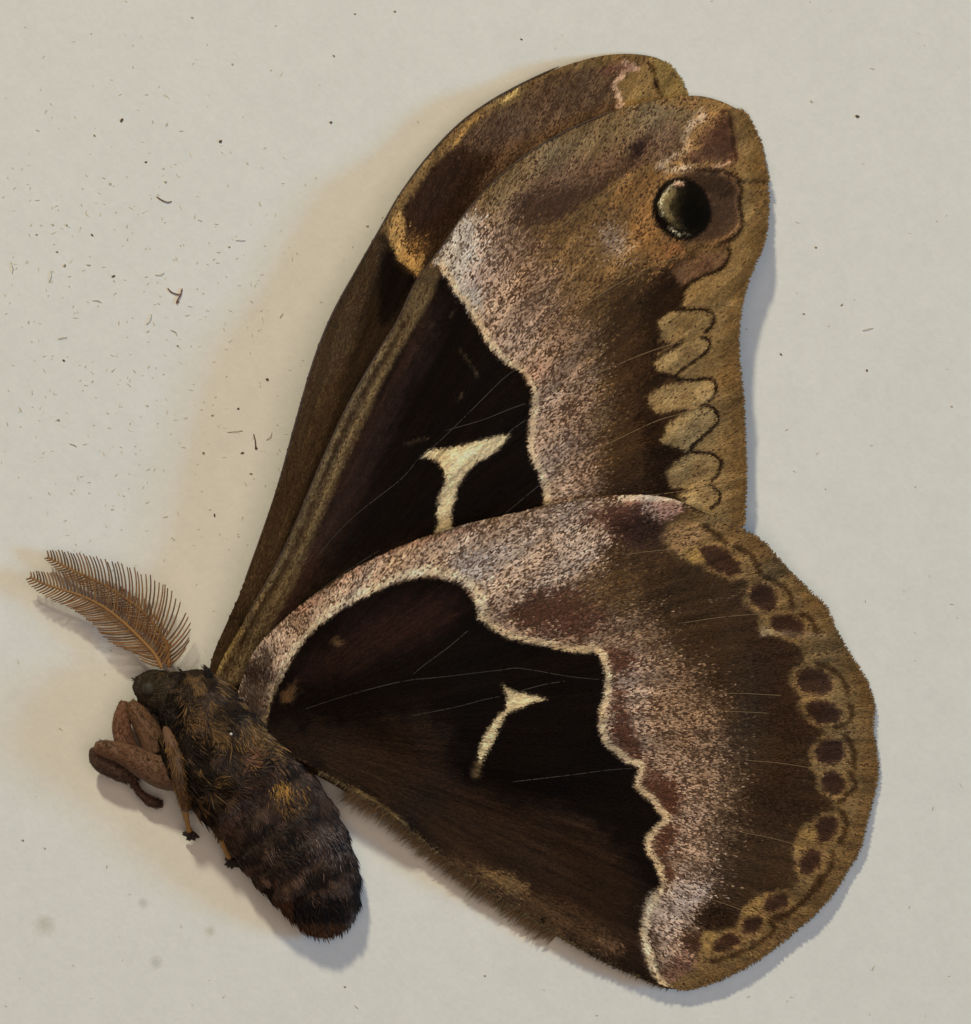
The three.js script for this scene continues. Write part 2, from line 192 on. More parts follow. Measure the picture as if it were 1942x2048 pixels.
// ---- near forewing colouring
const foreEdge = [...z6(545, 285, 600, 360, 640, 440, 700, 500, 740, 580, 800, 670, 840, 740, 880, 800, 940, 860, 1000, 905, 1060, 930, 1090, 980, 1125, 1040, 1120, 1150, 1105, 1280, 1100, 1400, 1120, 1490, 1160, 1560, 1190, 1650, 1200, 1750), [1086, 1060]];
const fp = new Paint(400, 170, 1560, 1480, [100, 76, 48], 0.3);
{
  const p = fp;
  p.fill(pts(860, 520, 932, 424, 994, 357, 1066, 300, 1222, 223, 1387, 180, 1420, 210, 1340, 260, 1220, 320, 1100, 370, 1000, 460, 930, 560), [122, 101, 72], { blur: 22, k: 0.2 });
  p.fill(pts(1040, 380, 1120, 330, 1240, 300, 1340, 240, 1370, 270, 1340, 310, 1250, 350, 1150, 400, 1060, 430), [110, 84, 64], { blur: 16, k: 0.25 });
  p.fill(zG(1020, 1090, 1150, 1060, 1350, 1030, 1600, 940, 1750, 830, 1850, 720, 1876, 740, 1800, 880, 1650, 1000, 1450, 1130, 1300, 1230, 1130, 1270, 960, 1240), [72, 53, 42], { blur: 12, ns: 18, n: 1 });
  p.spot(1276, 302, 13, 20, [38, 26, 26], { blur: 8, rot: 35 });
  p.fill(pts(1190, 420, 1240, 370, 1330, 345, 1400, 350, 1350, 440, 1360, 520, 1300, 540, 1230, 560, 1160, 560, 1100, 560, 1130, 480), [120, 91, 57], { blur: 22, n: 0.8, k: 0.25 });
  p.fill(pts(1225, 385, 1300, 345, 1370, 345, 1320, 380, 1310, 450, 1340, 500, 1370, 520, 1310, 530, 1250, 470, 1270, 430), [138, 101, 61], { blur: 14, n: 0.8, k: 0.18 });
  p.spot(1345, 503, 26, 14, [140, 94, 56], { blur: 9, rot: -20 });
  p.spot(1228, 486, 26, 34, [150, 126, 106], { blur: 14, k: 0.35, rot: -30 });
  // speckled pink band
  p.fill([...foreEdge.slice(0, 19), [1100, 1060], [1210, 1040], [1200, 920], [1190, 800], [1180, 720], [1150, 640], [1110, 560], [1080, 500], [1010, 430], [935, 440]], [146, 118, 96], { blur: 34, k: 0.5, n: 1.3, ns: 26, j: 34 });
  p.fill([...foreEdge.slice(0, 19), [1140, 1030], [1125, 900], [1120, 800], [1085, 700], [1030, 620], [1000, 540], [960, 450], [925, 445]], [172, 145, 124], { blur: 16, k: 0.42, n: 1.2, ns: 20, j: 22 });
  p.fill(pts(868, 530, 885, 500, 925, 440, 950, 450, 945, 520, 955, 590, 960, 640, 935, 640, 900, 580), [178, 166, 152], { blur: 12, k: 0.2, n: 1.2, j: 10 });
  p.line(foreEdge.map(([x, y]) => [x + 7, y - 2]), 14, [192, 168, 136], { blur: 5, k: 0.08 });
  p.spot(...z6(770, 340)[0], 26, 20, [176, 138, 118], { blur: 14, a: 0.4 }); p.spot(...z6(1180, 930)[0], 30, 24, [146, 108, 88], { blur: 14, a: 0.5 });
  p.line(pts(1116, 456, 1180, 411, 1244, 367, 1300, 338), 10, [138, 108, 66], { blur: 6, a: 0.8 });
  // dark field inside the scalloped margin
  p.fill(pts(1212, 590, 1290, 542, 1372, 512, 1400, 560, 1360, 640, 1360, 900, 1400, 920, 1400, 1010, 1210, 1010, 1205, 900, 1225, 800, 1190, 720, 1210, 650), [62, 44, 27], { blur: 18, k: 0.2, n: 0.9, ns: 16 });
  p.fill(pts(1330, 545, 1375, 535, 1375, 620, 1330, 640, 1320, 690, 1330, 760, 1300, 800, 1330, 850, 1390, 905, 1360, 960, 1360, 1000, 1290, 1000, 1290, 900, 1270, 830, 1290, 700, 1270, 620), [38, 25, 15], { blur: 14, n: 0.9, k: 0 });
  // tan margin
  p.fill([[1395, 215], [1430, 190], [1500, 215], [1560, 300], [1560, 1100], [1372, 1080], [1372, 985], ...pts(1350, 975, 1345, 950, 1385, 905, 1375, 890, 1380, 870, 1345, 810, 1370, 770, 1350, 755, 1380, 700, 1340, 690, 1345, 650, 1366, 612, 1362, 590, 1376, 570, 1400, 556, 1440, 535, 1456, 505, 1470, 470, 1481, 440, 1476, 395, 1480, 365, 1466, 330, 1468, 300, 1460, 240)], [124, 99, 63], { blur: 3, k: 0.03, sharp: true });
  p.fill(pts(1480, 200, 1560, 300, 1560, 1100, 1460, 1080, 1460, 960, 1450, 850, 1445, 700, 1470, 580, 1500, 480, 1500, 300), [100, 75, 44], { blur: 14, a: 0.8, n: 1, j: 0 });
  p.fill(pts(1290, 205, 1390, 184, 1480, 212, 1500, 232, 1455, 224, 1400, 222, 1350, 212), [128, 99, 61], { blur: 7 });
  const S_ = [[640, 130, 760, 70, 880, 20, 1000, 30, 985, 85, 880, 150, 760, 200, 690, 240, 660, 200], [670, 412, 860, 415, 895, 470, 850, 555, 700, 590, 545, 612, 570, 560, 530, 520, 545, 480, 600, 440], [820, 595, 872, 620, 860, 670, 760, 740, 660, 828, 560, 815, 510, 780, 540, 700, 620, 640, 720, 600], [680, 885, 870, 870, 910, 930, 890, 990, 760, 1035, 620, 1070, 540, 1085, 470, 1010, 480, 970, 560, 910], [870, 1045, 922, 1090, 900, 1160, 800, 1250, 745, 1330, 620, 1300, 555, 1270, 585, 1190, 650, 1120, 760, 1070], [760, 1352, 900, 1365, 942, 1420, 910, 1500, 800, 1560, 640, 1575, 605, 1520, 595, 1470, 660, 1400], [760, 1572, 890, 1572, 927, 1620, 900, 1690, 800, 1700, 700, 1650, 680, 1610]];
  S_.forEach((q, i) => { const P = z5(...q); p.fill(P, i ? [140, 115, 76] : [106, 79, 57], { blur: 5, k: 0.06, n: 1.3, ns: 7, j: 0 }); let cx = 0, cy = 0; P.forEach(([x, y]) => { cx += x / P.length; cy += y / P.length; }); p.spot(cx + 16, cy - 2, 16, 11, i ? [122, 97, 63] : [92, 65, 48], { blur: 7 }); if (i) p.spot(cx - 20, cy + 6, 14, 12, [158, 132, 90], { blur: 7, a: 0.8 }); });
  const W = [34, 23, 14], wl = 6.5;
  for (const q of [[1005, 0, 1010, 30, 1000, 80, 940, 140, 820, 190, 740, 240, 700, 300, 690, 365, 705, 395, 760, 405, 860, 405, 905, 440, 900, 500, 850, 555], [820, 588, 868, 605, 876, 650, 820, 712, 730, 775, 655, 838, 668, 864, 780, 865, 870, 855, 920, 900, 912, 970, 870, 1008], [820, 1040, 872, 1036, 930, 1080, 930, 1145, 880, 1200, 810, 1260, 758, 1312, 765, 1336, 850, 1345, 930, 1368, 955, 1420, 930, 1490, 890, 1530], [880, 1558, 938, 1600, 942, 1660, 890, 1712]]) p.line(z5(...q), wl, W, { blur: 2, n: 0.4 });
  for (const q of [[500, 740, 600, 680, 700, 610], [470, 1150, 600, 1110, 720, 1070], [520, 1610, 620, 1605, 720, 1590], [560, 835, 620, 845, 680, 865], [620, 375, 660, 392, 700, 400]]) p.line(z5(...q), 7, [34, 22, 14], { blur: 3 });
  for (const q of [[880, 990, 960, 965, 1060, 955], [900, 1525, 1000, 1505, 1120, 1490], [700, 368, 900, 372, 1110, 375], [900, 430, 960, 480, 900, 560]]) p.line(z5(...q), 6, [150, 123, 84], { blur: 5, a: 0.6 });
  // apical patch
  p.fill(z4(830, 780, 930, 640, 1010, 640, 1150, 640, 1190, 850, 1210, 1010, 1100, 1060, 900, 1080, 700, 1100, 610, 1060, 740, 985, 825, 930, 810, 850), [142, 108, 68], { blur: 4 });
  p.fill(z4(980, 790, 1090, 700, 1150, 660, 1185, 850, 1200, 1000, 1130, 1040, 980, 1035, 800, 1030, 720, 1035, 840, 985, 930, 930, 930, 850), [84, 57, 43], { blur: 13, n: 0.9, j: 0 });
  p.line(z4(930, 645, 965, 690, 900, 715, 835, 790, 815, 870, 825, 935, 740, 985, 650, 1040, 615, 1062, 690, 1095, 790, 1090, 870, 1075), 11, [190, 163, 134], { blur: 6, n: 1, ns: 7 });
  p.line(z4(830, 860, 845, 920, 780, 960), 12, [190, 150, 108], { blur: 6, a: 0.7 }); p.line(z4(1040, 1070, 1110, 1045, 1180, 1030), 6, [190, 150, 120], { blur: 4, a: 0.7 });
  p.line(z4(1100, 650, 1150, 650, 1172, 750, 1190, 900, 1212, 1000, 1190, 1045), 6, [52, 32, 24], { blur: 3 });
  p.line(z4(880, 600, 900, 560, 940, 545), 10, [160, 120, 84], { blur: 6, a: 0.6 });
  // eyespot and the dark patch beside it
  p.fill(z4(780, 1150, 950, 1110, 1130, 1115, 1230, 1175, 1222, 1300, 1235, 1450, 1200, 1545, 1060, 1625, 900, 1640, 800, 1600), [74, 54, 39], { blur: 5, k: 0.1 });
  p.fill(z4(900, 1140, 1150, 1130, 1200, 1180, 1190, 1300, 1000, 1280, 900, 1220), [48, 34, 24], { blur: 10, n: 0.9, j: 0 });
  p.line(z4(900, 1095, 1010, 1095, 1130, 1108, 1230, 1170, 1246, 1230, 1226, 1330, 1246, 1440, 1240, 1540, 1170, 1612, 1080, 1640), 7, [36, 23, 14], { blur: 2.5 });
  p.line(z4(1100, 1120, 1205, 1180, 1215, 1240, 1200, 1330, 1218, 1440, 1205, 1530, 1130, 1600, 960, 1645), 4, [172, 128, 92], { blur: 3, a: 0.55 });
  p.spot(1361, 420, 57, 63, [14, 9, 6], { blur: 3, n: 0.3, rot: -10, k: 0 }); p.spot(...z4(850, 1420)[0], 44, 46, [18, 12, 8], { blur: 3, k: 0 });
  p.fill(z4(640, 1340, 680, 1250, 760, 1195, 830, 1200, 900, 1240, 970, 1340, 1005, 1440, 940, 1530, 860, 1590, 760, 1565, 680, 1490, 645, 1420), [22, 18, 10], { blur: 3, k: 0 });
  p.fill(z4(645, 1340, 690, 1250, 770, 1205, 830, 1240, 820, 1330, 780, 1400, 810, 1480, 860, 1570, 770, 1560, 690, 1490, 650, 1420), [46, 40, 25], { blur: 12, n: 1, k: 0.1, j: 0, a: 0.75 });
  p.fill(z4(645, 1340, 690, 1250, 760, 1210, 750, 1270, 710, 1350, 720, 1440, 770, 1545, 700, 1490, 655, 1420), [116, 101, 68], { blur: 6, n: 1, k: 0.1, j: 0 });
  p.fill(z4(840, 1215, 900, 1240, 970, 1340, 1010, 1445, 940, 1530, 860, 1585, 800, 1490, 785, 1390, 805, 1290), [10, 8, 6], { blur: 11, a: 0.9, k: 0, j: 0 });
  p.line(z4(650, 1430, 640, 1340, 685, 1245, 750, 1200, 800, 1198), 5, [212, 200, 165], { blur: 2.5, n: 1, ns: 5 }); p.line(z4(750, 1205, 800, 1200), 7, [200, 150, 126], { blur: 3 }); p.line(z4(700, 1530, 770, 1580, 850, 1582), 4, [190, 180, 150], { blur: 2.5, n: 1.2, ns: 5 });
  // black basal field
  p.fill([...foreEdge, [1086, 1120], [900, 1420], [440, 1440], [420, 1360], [500, 1235], [570, 1105], [645, 935], [700, 820], [800, 645], [835, 580], [862, 545]], [17, 11, 8], { blur: 2.5, k: 0, sharp: true, n: 1.2, ns: 5, j: 0 });
  p.fill(pts(470, 1330, 560, 1180, 650, 990, 720, 850, 800, 720, 850, 610, 875, 590, 860, 690, 800, 800, 760, 900, 720, 1000, 660, 1100, 600, 1220, 520, 1330), [46, 31, 25], { blur: 26, j: 0 });
  p.fill(pts(600, 1220, 680, 1150, 800, 1090, 850, 1100, 700, 1180, 560, 1290), [36, 25, 19], { blur: 18, j: 0 });
  for (const [a, b, c, d] of [[690, 800, 805, 985], [520, 640, 380, 640], [330, 1390, 480, 1340], [660, 1110, 700, 1070], [620, 590, 650, 500]]) p.line(z6(a, b, (a + c) / 2 + 6, (b + d) / 2, c, d), 4, [92, 78, 58], { blur: 3, a: 0.5, n: 1.5, ns: 6 });
  p.fill(pts(425, 1362, 500, 1225, 572, 1095, 643, 928, 692, 822, 740, 735, 798, 640, 830, 572, 860, 538, 880, 548, 862, 590, 830, 650, 780, 735, 738, 830, 690, 930, 640, 1050, 590, 1170, 530, 1280, 480, 1370), [80, 66, 46], { blur: 5, k: 0.25 });
  for (const off of [8, 30]) p.line(pts(429, 1353, 496, 1228, 568, 1098, 640, 930, 688, 825, 736, 738, 794, 642, 835, 572).map(([x, y]) => [x + off, y + off * 0.4]), 9, [118, 100, 70], { blur: 5, a: 0.8 });
  p.line(pts(440, 1360, 512, 1236, 584, 1104, 656, 936, 704, 832, 752, 744, 808, 650), 6, [52, 40, 26], { blur: 4, n: 1.5, ns: 8 });
  p.line(pts(432, 1350, 455, 1300, 480, 1262), 14, [142, 120, 70], { blur: 5, a: 0.8 });
  // pale crescent
  p.fill([...z6(420, 1468, 480, 1420, 560, 1415, 680, 1400, 800, 1360, 920, 1330, 995, 1318, 960, 1372, 880, 1442, 790, 1492, 720, 1560, 670, 1640, 640, 1720), ...zA(1590, 150, 1560, 250, 1560, 420, 1450, 430, 1475, 300, 1470, 250, 1490, 150), ...z6(530, 1780, 545, 1700, 588, 1600, 578, 1540, 530, 1490, 480, 1466)], [202, 180, 140], { blur: 3, k: 0, sharp: true, n: 1, ns: 5 });
  p.spot(...z6(700, 1430)[0], 34, 10, [214, 194, 154], { blur: 7, rot: -15 });
}
const foreH = heightField([[430, 1350, 88], [520, 1180, 114], [640, 930, 122], [860, 545, 104], [1000, 350, 76], [1200, 225, 44], [1400, 190, 14], [1520, 280, 14], [1539, 360, 40], [1500, 560, 84], [1478, 690, 90], [1490, 900, 66], [1490, 1050, 56], [1100, 700, 106], [900, 900, 118], [1000, 1100, 100], [700, 1250, 122], [1300, 1150, 58], [1350, 400, 62], [1300, 800, 92], [480, 1450, 80], [1000, 1340, 95]], 3.2, 3.1);
const pleat = (x, y, bx, by, n, ph) => { const a = Math.atan2(y - by, x - bx), d = Math.hypot(x - bx, y - by); return clamp((d - 160) / 500) * 2.6 * (Math.sin(a * n + ph) + 0.5 * Math.sin(a * n * 0.47 + 2 * ph)); };
const foreHeight = (x, y) => { const g = x > 1440 ? clamp((x - 1440) / 60) * 7 * Math.exp(-(((y - 366 + (x - 1540) * 0.02) / 6) ** 2)) : 0; return foreH(x, y) - g + pleat(x, y, 450, 1400, 46, 0.6); };

// ---- far forewing colouring
const gp = new Paint(400, 80, 1420, 1450, [60, 44, 30], 0.2);
{
  const p = gp;
  p.fill(pts(900, 240, 1100, 130, 1300, 100, 1390, 170, 1390, 300, 1100, 320, 960, 400, 880, 400), [98, 75, 53], { blur: 40, k: 0.3, n: 0.8, ns: 30 });
  p.fill(zG(700, 700, 1000, 550, 1300, 420, 1450, 480, 1200, 620, 900, 900, 650, 1100), [84, 64, 49], { blur: 26, k: 0.35, n: 1, ns: 20 });
  p.fill(zG(330, 1180, 440, 960, 600, 800, 760, 800, 900, 860, 800, 1050, 600, 1300, 440, 1370, 340, 1330), [44, 29, 20], { blur: 14, n: 1, ns: 14, k: 0.15 });
  p.fill([...pts(740, 500, 761, 450, 797, 387, 849, 315, 911, 248, 973, 200, 1046, 160, 1118, 127, 1190, 105, 1242, 98, 1330, 100, 1390, 170, 1390, 200, 1340, 150, 1240, 130, 1180, 140), ...zG(1350, 290, 1150, 380, 1000, 500, 800, 600, 680, 740, 560, 850, 470, 940, 390, 1080, 330, 1180, 300, 1330, 240, 1360)], [118, 92, 57], { blur: 6, n: 1.2, ns: 9, k: 0.15, j: 0 });
  p.fill(zG(230, 1340, 290, 1190, 335, 1230, 350, 1330, 440, 1360, 460, 1480, 410, 1600, 300, 1530, 262, 1430), [176, 138, 84], { blur: 4, n: 1, ns: 6, k: 0.15 });
  p.fill(zG(340, 1330, 450, 1340, 480, 1430, 400, 1460, 340, 1420), [128, 96, 54], { blur: 10, k: 0.7 });
  p.line(zG(940, 490, 1040, 420), 9, [200, 165, 100], { blur: 4, n: 1.3, ns: 6 }); p.line(zG(640, 770, 720, 660, 800, 580), 7, [180, 138, 80], { blur: 4, n: 1.4, ns: 6 });
  p.fill(pts(400, 1380, 480, 1160, 545, 985, 586, 840, 622, 718, 660, 622, 720, 520, 765, 470, 790, 520, 830, 570, 760, 700, 700, 830, 640, 960, 560, 1120, 480, 1260), [40, 29, 19], { blur: 4, k: 0 });
  p.fill(pts(400, 1380, 487, 1160, 549, 985, 586, 845, 622, 720, 660, 624, 714, 530, 755, 470, 768, 480, 750, 540, 715, 640, 690, 740, 650, 850, 610, 970, 560, 1100, 490, 1250), [64, 50, 33], { blur: 12, k: 0.4, n: 1, ns: 16 });
  p.fill(zG(200, 1500, 262, 1420, 300, 1530, 400, 1595, 380, 1640, 200, 1900, 180, 1700), [18, 12, 8], { blur: 5, k: 0 });
  p.fill(z4(300, 290, 460, 320, 620, 260, 700, 260, 860, 480, 860, 540, 640, 560, 420, 620, 330, 620, 300, 500, 330, 400), [124, 98, 60], { blur: 4, k: 0.05 });
  p.fill(z4(570, 290, 700, 260, 870, 480, 870, 560, 650, 560, 600, 440), [126, 102, 60], { blur: 4 });
  p.line(z4(360, 285, 440, 320, 460, 330, 370, 355, 325, 400, 285, 450, 310, 520, 345, 590, 310, 630), 9, [208, 170, 142], { blur: 4, n: 1.2, ns: 6 });
  p.fill(z4(330, 290, 440, 325, 350, 360, 240, 380, 150, 360), [102, 66, 56], { blur: 9, a: 0.8 });
  p.line(z4(550, 290, 590, 350, 602, 430, 620, 490, 640, 530), 5, [52, 32, 14], { blur: 3, n: 1 }); p.line(z4(600, 420, 612, 470), 8, [30, 18, 10], { blur: 3 });
}
const farHeight = heightField([[430, 1330, 58], [500, 1150, 84], [590, 849, 96], [761, 456, 76], [911, 254, 46], [1100, 140, 26], [1242, 104, 11], [1372, 176, 6], [1300, 400, 28], [1300, 700, 52], [1000, 800, 72], [1000, 450, 52], [700, 1200, 90], [1300, 1060, 30], [480, 1430, 60]], 2.5, 9.4);

// ---- hindwing colouring
const hindEdge = [...zA(400, 1600, 440, 1440, 500, 1300, 570, 1170, 650, 1050, 750, 950, 870, 860, 1000, 790, 1120, 730, 1220, 690, 1300, 665, 1400, 650, 1520, 665, 1600, 685, 1660, 730, 1700, 790, 1715, 850), ...zB(318, 905, 400, 960, 480, 1010, 560, 1035, 700, 1060, 850, 1095, 950, 1105, 1030, 1100, 1070, 1130, 1095, 1190, 1115, 1250, 1110, 1330, 1105, 1400, 1080, 1480, 1075, 1560, 1085, 1630, 1120, 1700, 1180, 1750, 1240, 1800), ...zC(200, 255, 240, 265, 215, 330, 205, 390, 240, 430, 300, 480, 370, 570, 395, 600, 330, 660, 270, 730, 280, 800, 330, 870, 360, 950, 370, 1010, 340, 1070, 290, 1160, 260, 1260, 245, 1330, 280, 1430, 300, 1520, 330, 1580, 400, 1660)];
const hp = new Paint(440, 960, 1790, 2020, [64, 47, 29], 0.22);
{
  const p = hp, inner = hindEdge.slice(16), shift = (dx, dy) => inner.map(([x, y]) => [x + dx, y + dy]).reverse();
  // pale speckled belt right of the dark field
  p.fill([...inner, [1420, 1980], [1440, 1900], [1430, 1800], [1460, 1700], [1440, 1620], [1480, 1550], [1470, 1450], [1400, 1380], [1370, 1290], [1290, 1240], [1200, 1190], [1190, 1110], [1240, 1050], [1220, 1000], [900, 1060]], [144, 115, 90], { blur: 46, k: 0.52, n: 1.4, ns: 34, j: 46 });
  p.fill([...shift(0, 0), ...shift(95, -10).reverse()], [168, 139, 116], { blur: 20, k: 0.46, n: 1.2, ns: 22, j: 30 });
  p.fill(zB(0, 440, 250, 340, 560, 260, 900, 190, 1200, 130, 1560, 150, 1500, 230, 1200, 330, 1080, 500, 900, 640, 760, 720, 500, 780, 380, 800, 330, 880, 300, 760, 200, 650, 0, 640), [178, 152, 131], { blur: 14, k: 0.42, n: 1.1, ns: 16, j: 20 });
  p.fill(zB(60, 560, 260, 480, 500, 450, 680, 430, 560, 560, 360, 640, 330, 760, 260, 700), [174, 160, 150], { blur: 18, k: 0.36, n: 1.1, a: 0.8 });
  p.fill(zB(500, 860, 620, 790, 780, 740, 900, 700, 1000, 780, 1130, 850, 1100, 950, 950, 1020, 760, 1000, 600, 970, 530, 930), [82, 54, 42], { blur: 13, k: 0.35, n: 1.2, ns: 14, j: 24 });
  p.fill(zB(900, 760, 1050, 660, 1200, 560, 1400, 500, 1500, 640, 1400, 800, 1250, 850, 1130, 840), [92, 68, 42], { blur: 24, k: 0.4, n: 1, ns: 20 });
  p.fill(zB(930, 290, 1080, 230, 1250, 190, 1380, 250, 1470, 310, 1470, 390, 1400, 440, 1200, 420, 1100, 340), [74, 49, 42], { blur: 14, k: 0.3, n: 1.1, ns: 14 });
  p.fill(zB(1180, 300, 1330, 270, 1470, 320, 1460, 420, 1300, 430, 1200, 380), [44, 29, 24], { blur: 10, n: 1 });
  p.fill(zB(1380, 190, 1480, 190, 1590, 180, 1600, 240, 1500, 290, 1440, 270), [172, 132, 118], { blur: 8, k: 0.3, n: 1 }); p.fill(zB(1200, 150, 1380, 122, 1580, 160, 1590, 190, 1400, 180, 1250, 178), [208, 182, 156], { blur: 4, k: 0.1 });
  p.line(zB(1240, 185, 1400, 182, 1560, 178), 4, [110, 62, 50], { blur: 3, a: 0.8 });
  // reddish patches behind the pale rim
  for (const [cv, q] of [[zB, [1120, 1080, 1200, 1090, 1300, 1130, 1280, 1200, 1180, 1250, 1140, 1200]], [zB, [1180, 1330, 1230, 1330, 1240, 1450, 1280, 1560, 1280, 1660, 1200, 1680, 1150, 1600, 1160, 1480]], [zB, [1230, 1720, 1350, 1750, 1420, 1850, 1500, 1876, 1400, 1876, 1300, 1810]], [zC, [60, 30, 180, 40, 230, 130, 240, 210, 150, 180, 90, 130]], [zC, [260, 330, 380, 320, 480, 400, 500, 520, 440, 580, 380, 560, 310, 450, 260, 400]], [zC, [390, 640, 480, 620, 480, 700, 420, 790, 420, 860, 470, 950, 440, 1010, 390, 960, 360, 860, 320, 770, 340, 690]]]) p.fill(cv(...q), [84, 53, 39], { blur: 9, k: 0.3, n: 1.1, ns: 12, j: 14 });
  p.fill(zC(380, 1560, 450, 1460, 560, 1450, 620, 1540, 560, 1640, 440, 1640), [112, 83, 69], { blur: 12, k: 0.3, n: 1, ns: 12 });
  p.fill(zC(300, 1180, 360, 1040, 500, 980, 690, 1000, 620, 1130, 520, 1250, 440, 1380, 380, 1540, 310, 1500, 260, 1340), [190, 164, 144], { blur: 9, k: 0.36, n: 1, ns: 12 });
  // outer dark field
  p.fill([...zE(380, 420, 600, 620, 780, 720, 900, 880, 1060, 1080, 1100, 1200, 1050, 1350, 1130, 1500, 1230, 1600, 1180, 1720, 1160, 1876), ...zC(1320, 330, 1440, 450, 1440, 560, 1280, 620, 1220, 760, 1240, 960, 1130, 1050, 940, 1080, 860, 1180, 820, 1300, 640, 1300, 640, 1160, 720, 1080, 730, 900, 770, 760, 860, 600, 860, 420, 800, 240, 800, 100), ...zE(600, 1650, 540, 1450, 480, 1250, 330, 1100, 300, 950, 150, 800, 100, 600, 200, 480)], [55, 40, 26], { blur: 40, k: 0.25, n: 1.2, ns: 24, j: 46 });
  p.fill([...zE(860, 860, 1060, 1080, 1090, 1200, 1020, 1320, 1130, 1500, 1220, 1600, 1150, 1700, 900, 1650, 850, 1500, 800, 1200, 700, 1000)], [46, 30, 19], { blur: 22, n: 1 });
  p.fill(zC(1150, 200, 1330, 330, 1440, 450, 1420, 560, 1280, 620, 1100, 640, 950, 560, 950, 380), [44, 29, 18], { blur: 22, n: 1 });
  p.fill(zC(660, 1140, 820, 1150, 860, 1200, 830, 1300, 700, 1300, 590, 1260), [36, 24, 14], { blur: 8, n: 1 }); p.fill(zC(520, 1310, 620, 1300, 650, 1360, 600, 1440, 540, 1420, 500, 1370), [58, 36, 26], { blur: 10, n: 1 });
  // tan margin
  p.fill([...zB(1500, 300, 1480, 380, 1560, 420), ...zE(330, 510, 400, 560, 480, 560, 600, 600, 700, 620, 780, 690, 720, 760, 740, 830, 850, 860, 800, 940, 850, 1010, 1000, 1020, 1090, 1080, 1130, 1170, 1050, 1220, 1010, 1290, 1080, 1400, 1080, 1490, 1180, 1560, 1260, 1600, 1200, 1680, 1150, 1760, 1160, 1850), ...zC(1310, 270, 1350, 380, 1440, 450, 1470, 500, 1450, 570, 1380, 600, 1280, 630, 1220, 720, 1200, 830, 1240, 900, 1260, 970, 1170, 1060, 1020, 1070, 940, 1110, 930, 1160, 860, 1190, 850, 1290, 640, 1310, 620, 1360, 620, 1440, 580, 1520, 400, 1660, 500, 1750, 1000, 1600, 1500, 1150, 1750, 800, 1850, 300, 1850, 0), ...zE(1650, 1300, 1400, 1000, 1000, 500, 700, 300, 480, 240, 380, 230)], [108, 85, 54], { blur: 6, k: 0.1, sharp: true, n: 1.3, ns: 10, j: 0 });
  p.fill([...zE(620, 330, 830, 520, 1000, 650, 1200, 860, 1350, 1150, 1480, 1400, 1500, 1700, 1650, 1876), ...zC(1660, 0, 1640, 400, 1560, 700, 1400, 1000, 1150, 1280, 850, 1500, 600, 1600, 500, 1800, 1200, 1600, 1900, 900, 1950, 100), ...zE(1900, 1400, 1400, 800, 900, 300)], [98, 74, 45], { blur: 10, a: 0.85, n: 1, ns: 18, k: 0.1, j: 0 });
  const ring = [[zE, 580, 540, 150, 70, 28], [zE, 860, 770, 100, 78, 48], [zE, 1010, 950, 115, 65, 18], [zE, 1180, 1300, 118, 82, 24], [zE, 1240, 1490, 112, 74, 16], [zE, 1280, 1740, 96, 82, 0], [zC, 1455, 370, 82, 70, 30], [zC, 1400, 665, 100, 70, -45], [zC, 1310, 865, 62, 84, 35], [zC, 1100, 1120, 90, 50, -25], [zC, 945, 1260, 74, 56, -40], [zC, 770, 1375, 110, 52, -14], [zE, 420, 380, 80, 36, 10]];
  ring.forEach(([cv, x, y, a, b, t], i) => { const [X, Y] = cv(x, y)[0]; p.spot(X, Y, (a + 27) / 3.127, (b + 27) / 3.127, [124, 96, 60], { rot: t, blur: 5, n: 1.3, ns: 8, k: 0.1, j: 0 }); p.spot(X, Y, a / 3.127, b / 3.127, i === 12 ? [108, 84, 54] : [54, 36, 26], { rot: t, blur: 5, n: 1.3, ns: 6, k: 0 }); });
  p.fill(zE(290, 320, 480, 330, 430, 420, 340, 520, 300, 500, 220, 400), [140, 109, 74], { blur: 8, n: 1.1, k: 0.25, j: 0 }); p.fill(zE(330, 505, 440, 470, 480, 540, 420, 560), [136, 107, 62], { blur: 6, n: 1 });
  p.fill(zC(870, 1190, 940, 1110, 1010, 1090, 1000, 1170, 910, 1220), [134, 106, 64], { blur: 5, n: 1 }); p.fill(zC(640, 1310, 740, 1320, 720, 1360, 680, 1440, 620, 1450, 640, 1380), [130, 103, 62], { blur: 5, n: 1 }); p.fill(zC(1220, 720, 1330, 640, 1360, 740, 1280, 770, 1220, 830), [126, 98, 58], { blur: 5, n: 1.2, ns: 6 });
  for (const [cv, q] of [[zE, [480, 320, 560, 380, 620, 430]], [zE, [690, 460, 780, 510, 820, 580, 832, 625]], [zE, [870, 650, 980, 700, 1030, 760, 1042, 840]], [zE, [1090, 880, 1160, 910, 1190, 970, 1190, 1010]], [zE, [1200, 1190, 1300, 1230, 1370, 1300, 1392, 1380]], [zE, [1400, 1440, 1428, 1490, 1380, 1560, 1310, 1590]], [zE, [1375, 1640, 1430, 1730, 1430, 1830]], [zC, [1560, 310, 1602, 380, 1550, 440, 1500, 490]], [zC, [1490, 520, 1542, 620, 1500, 740]], [zC, [1455, 800, 1440, 900, 1370, 1010, 1300, 1090, 1180, 1185, 1090, 1212]], [zC, [1060, 1240, 1085, 1290, 980, 1380, 820, 1450, 680, 1490]], [zC, [1380, 960, 1280, 1100, 1150, 1210, 1060, 1230]]]) p.line(cv(...q), 9, [52, 35, 19], { blur: 3, a: 0.9, n: 1, ns: 8 });
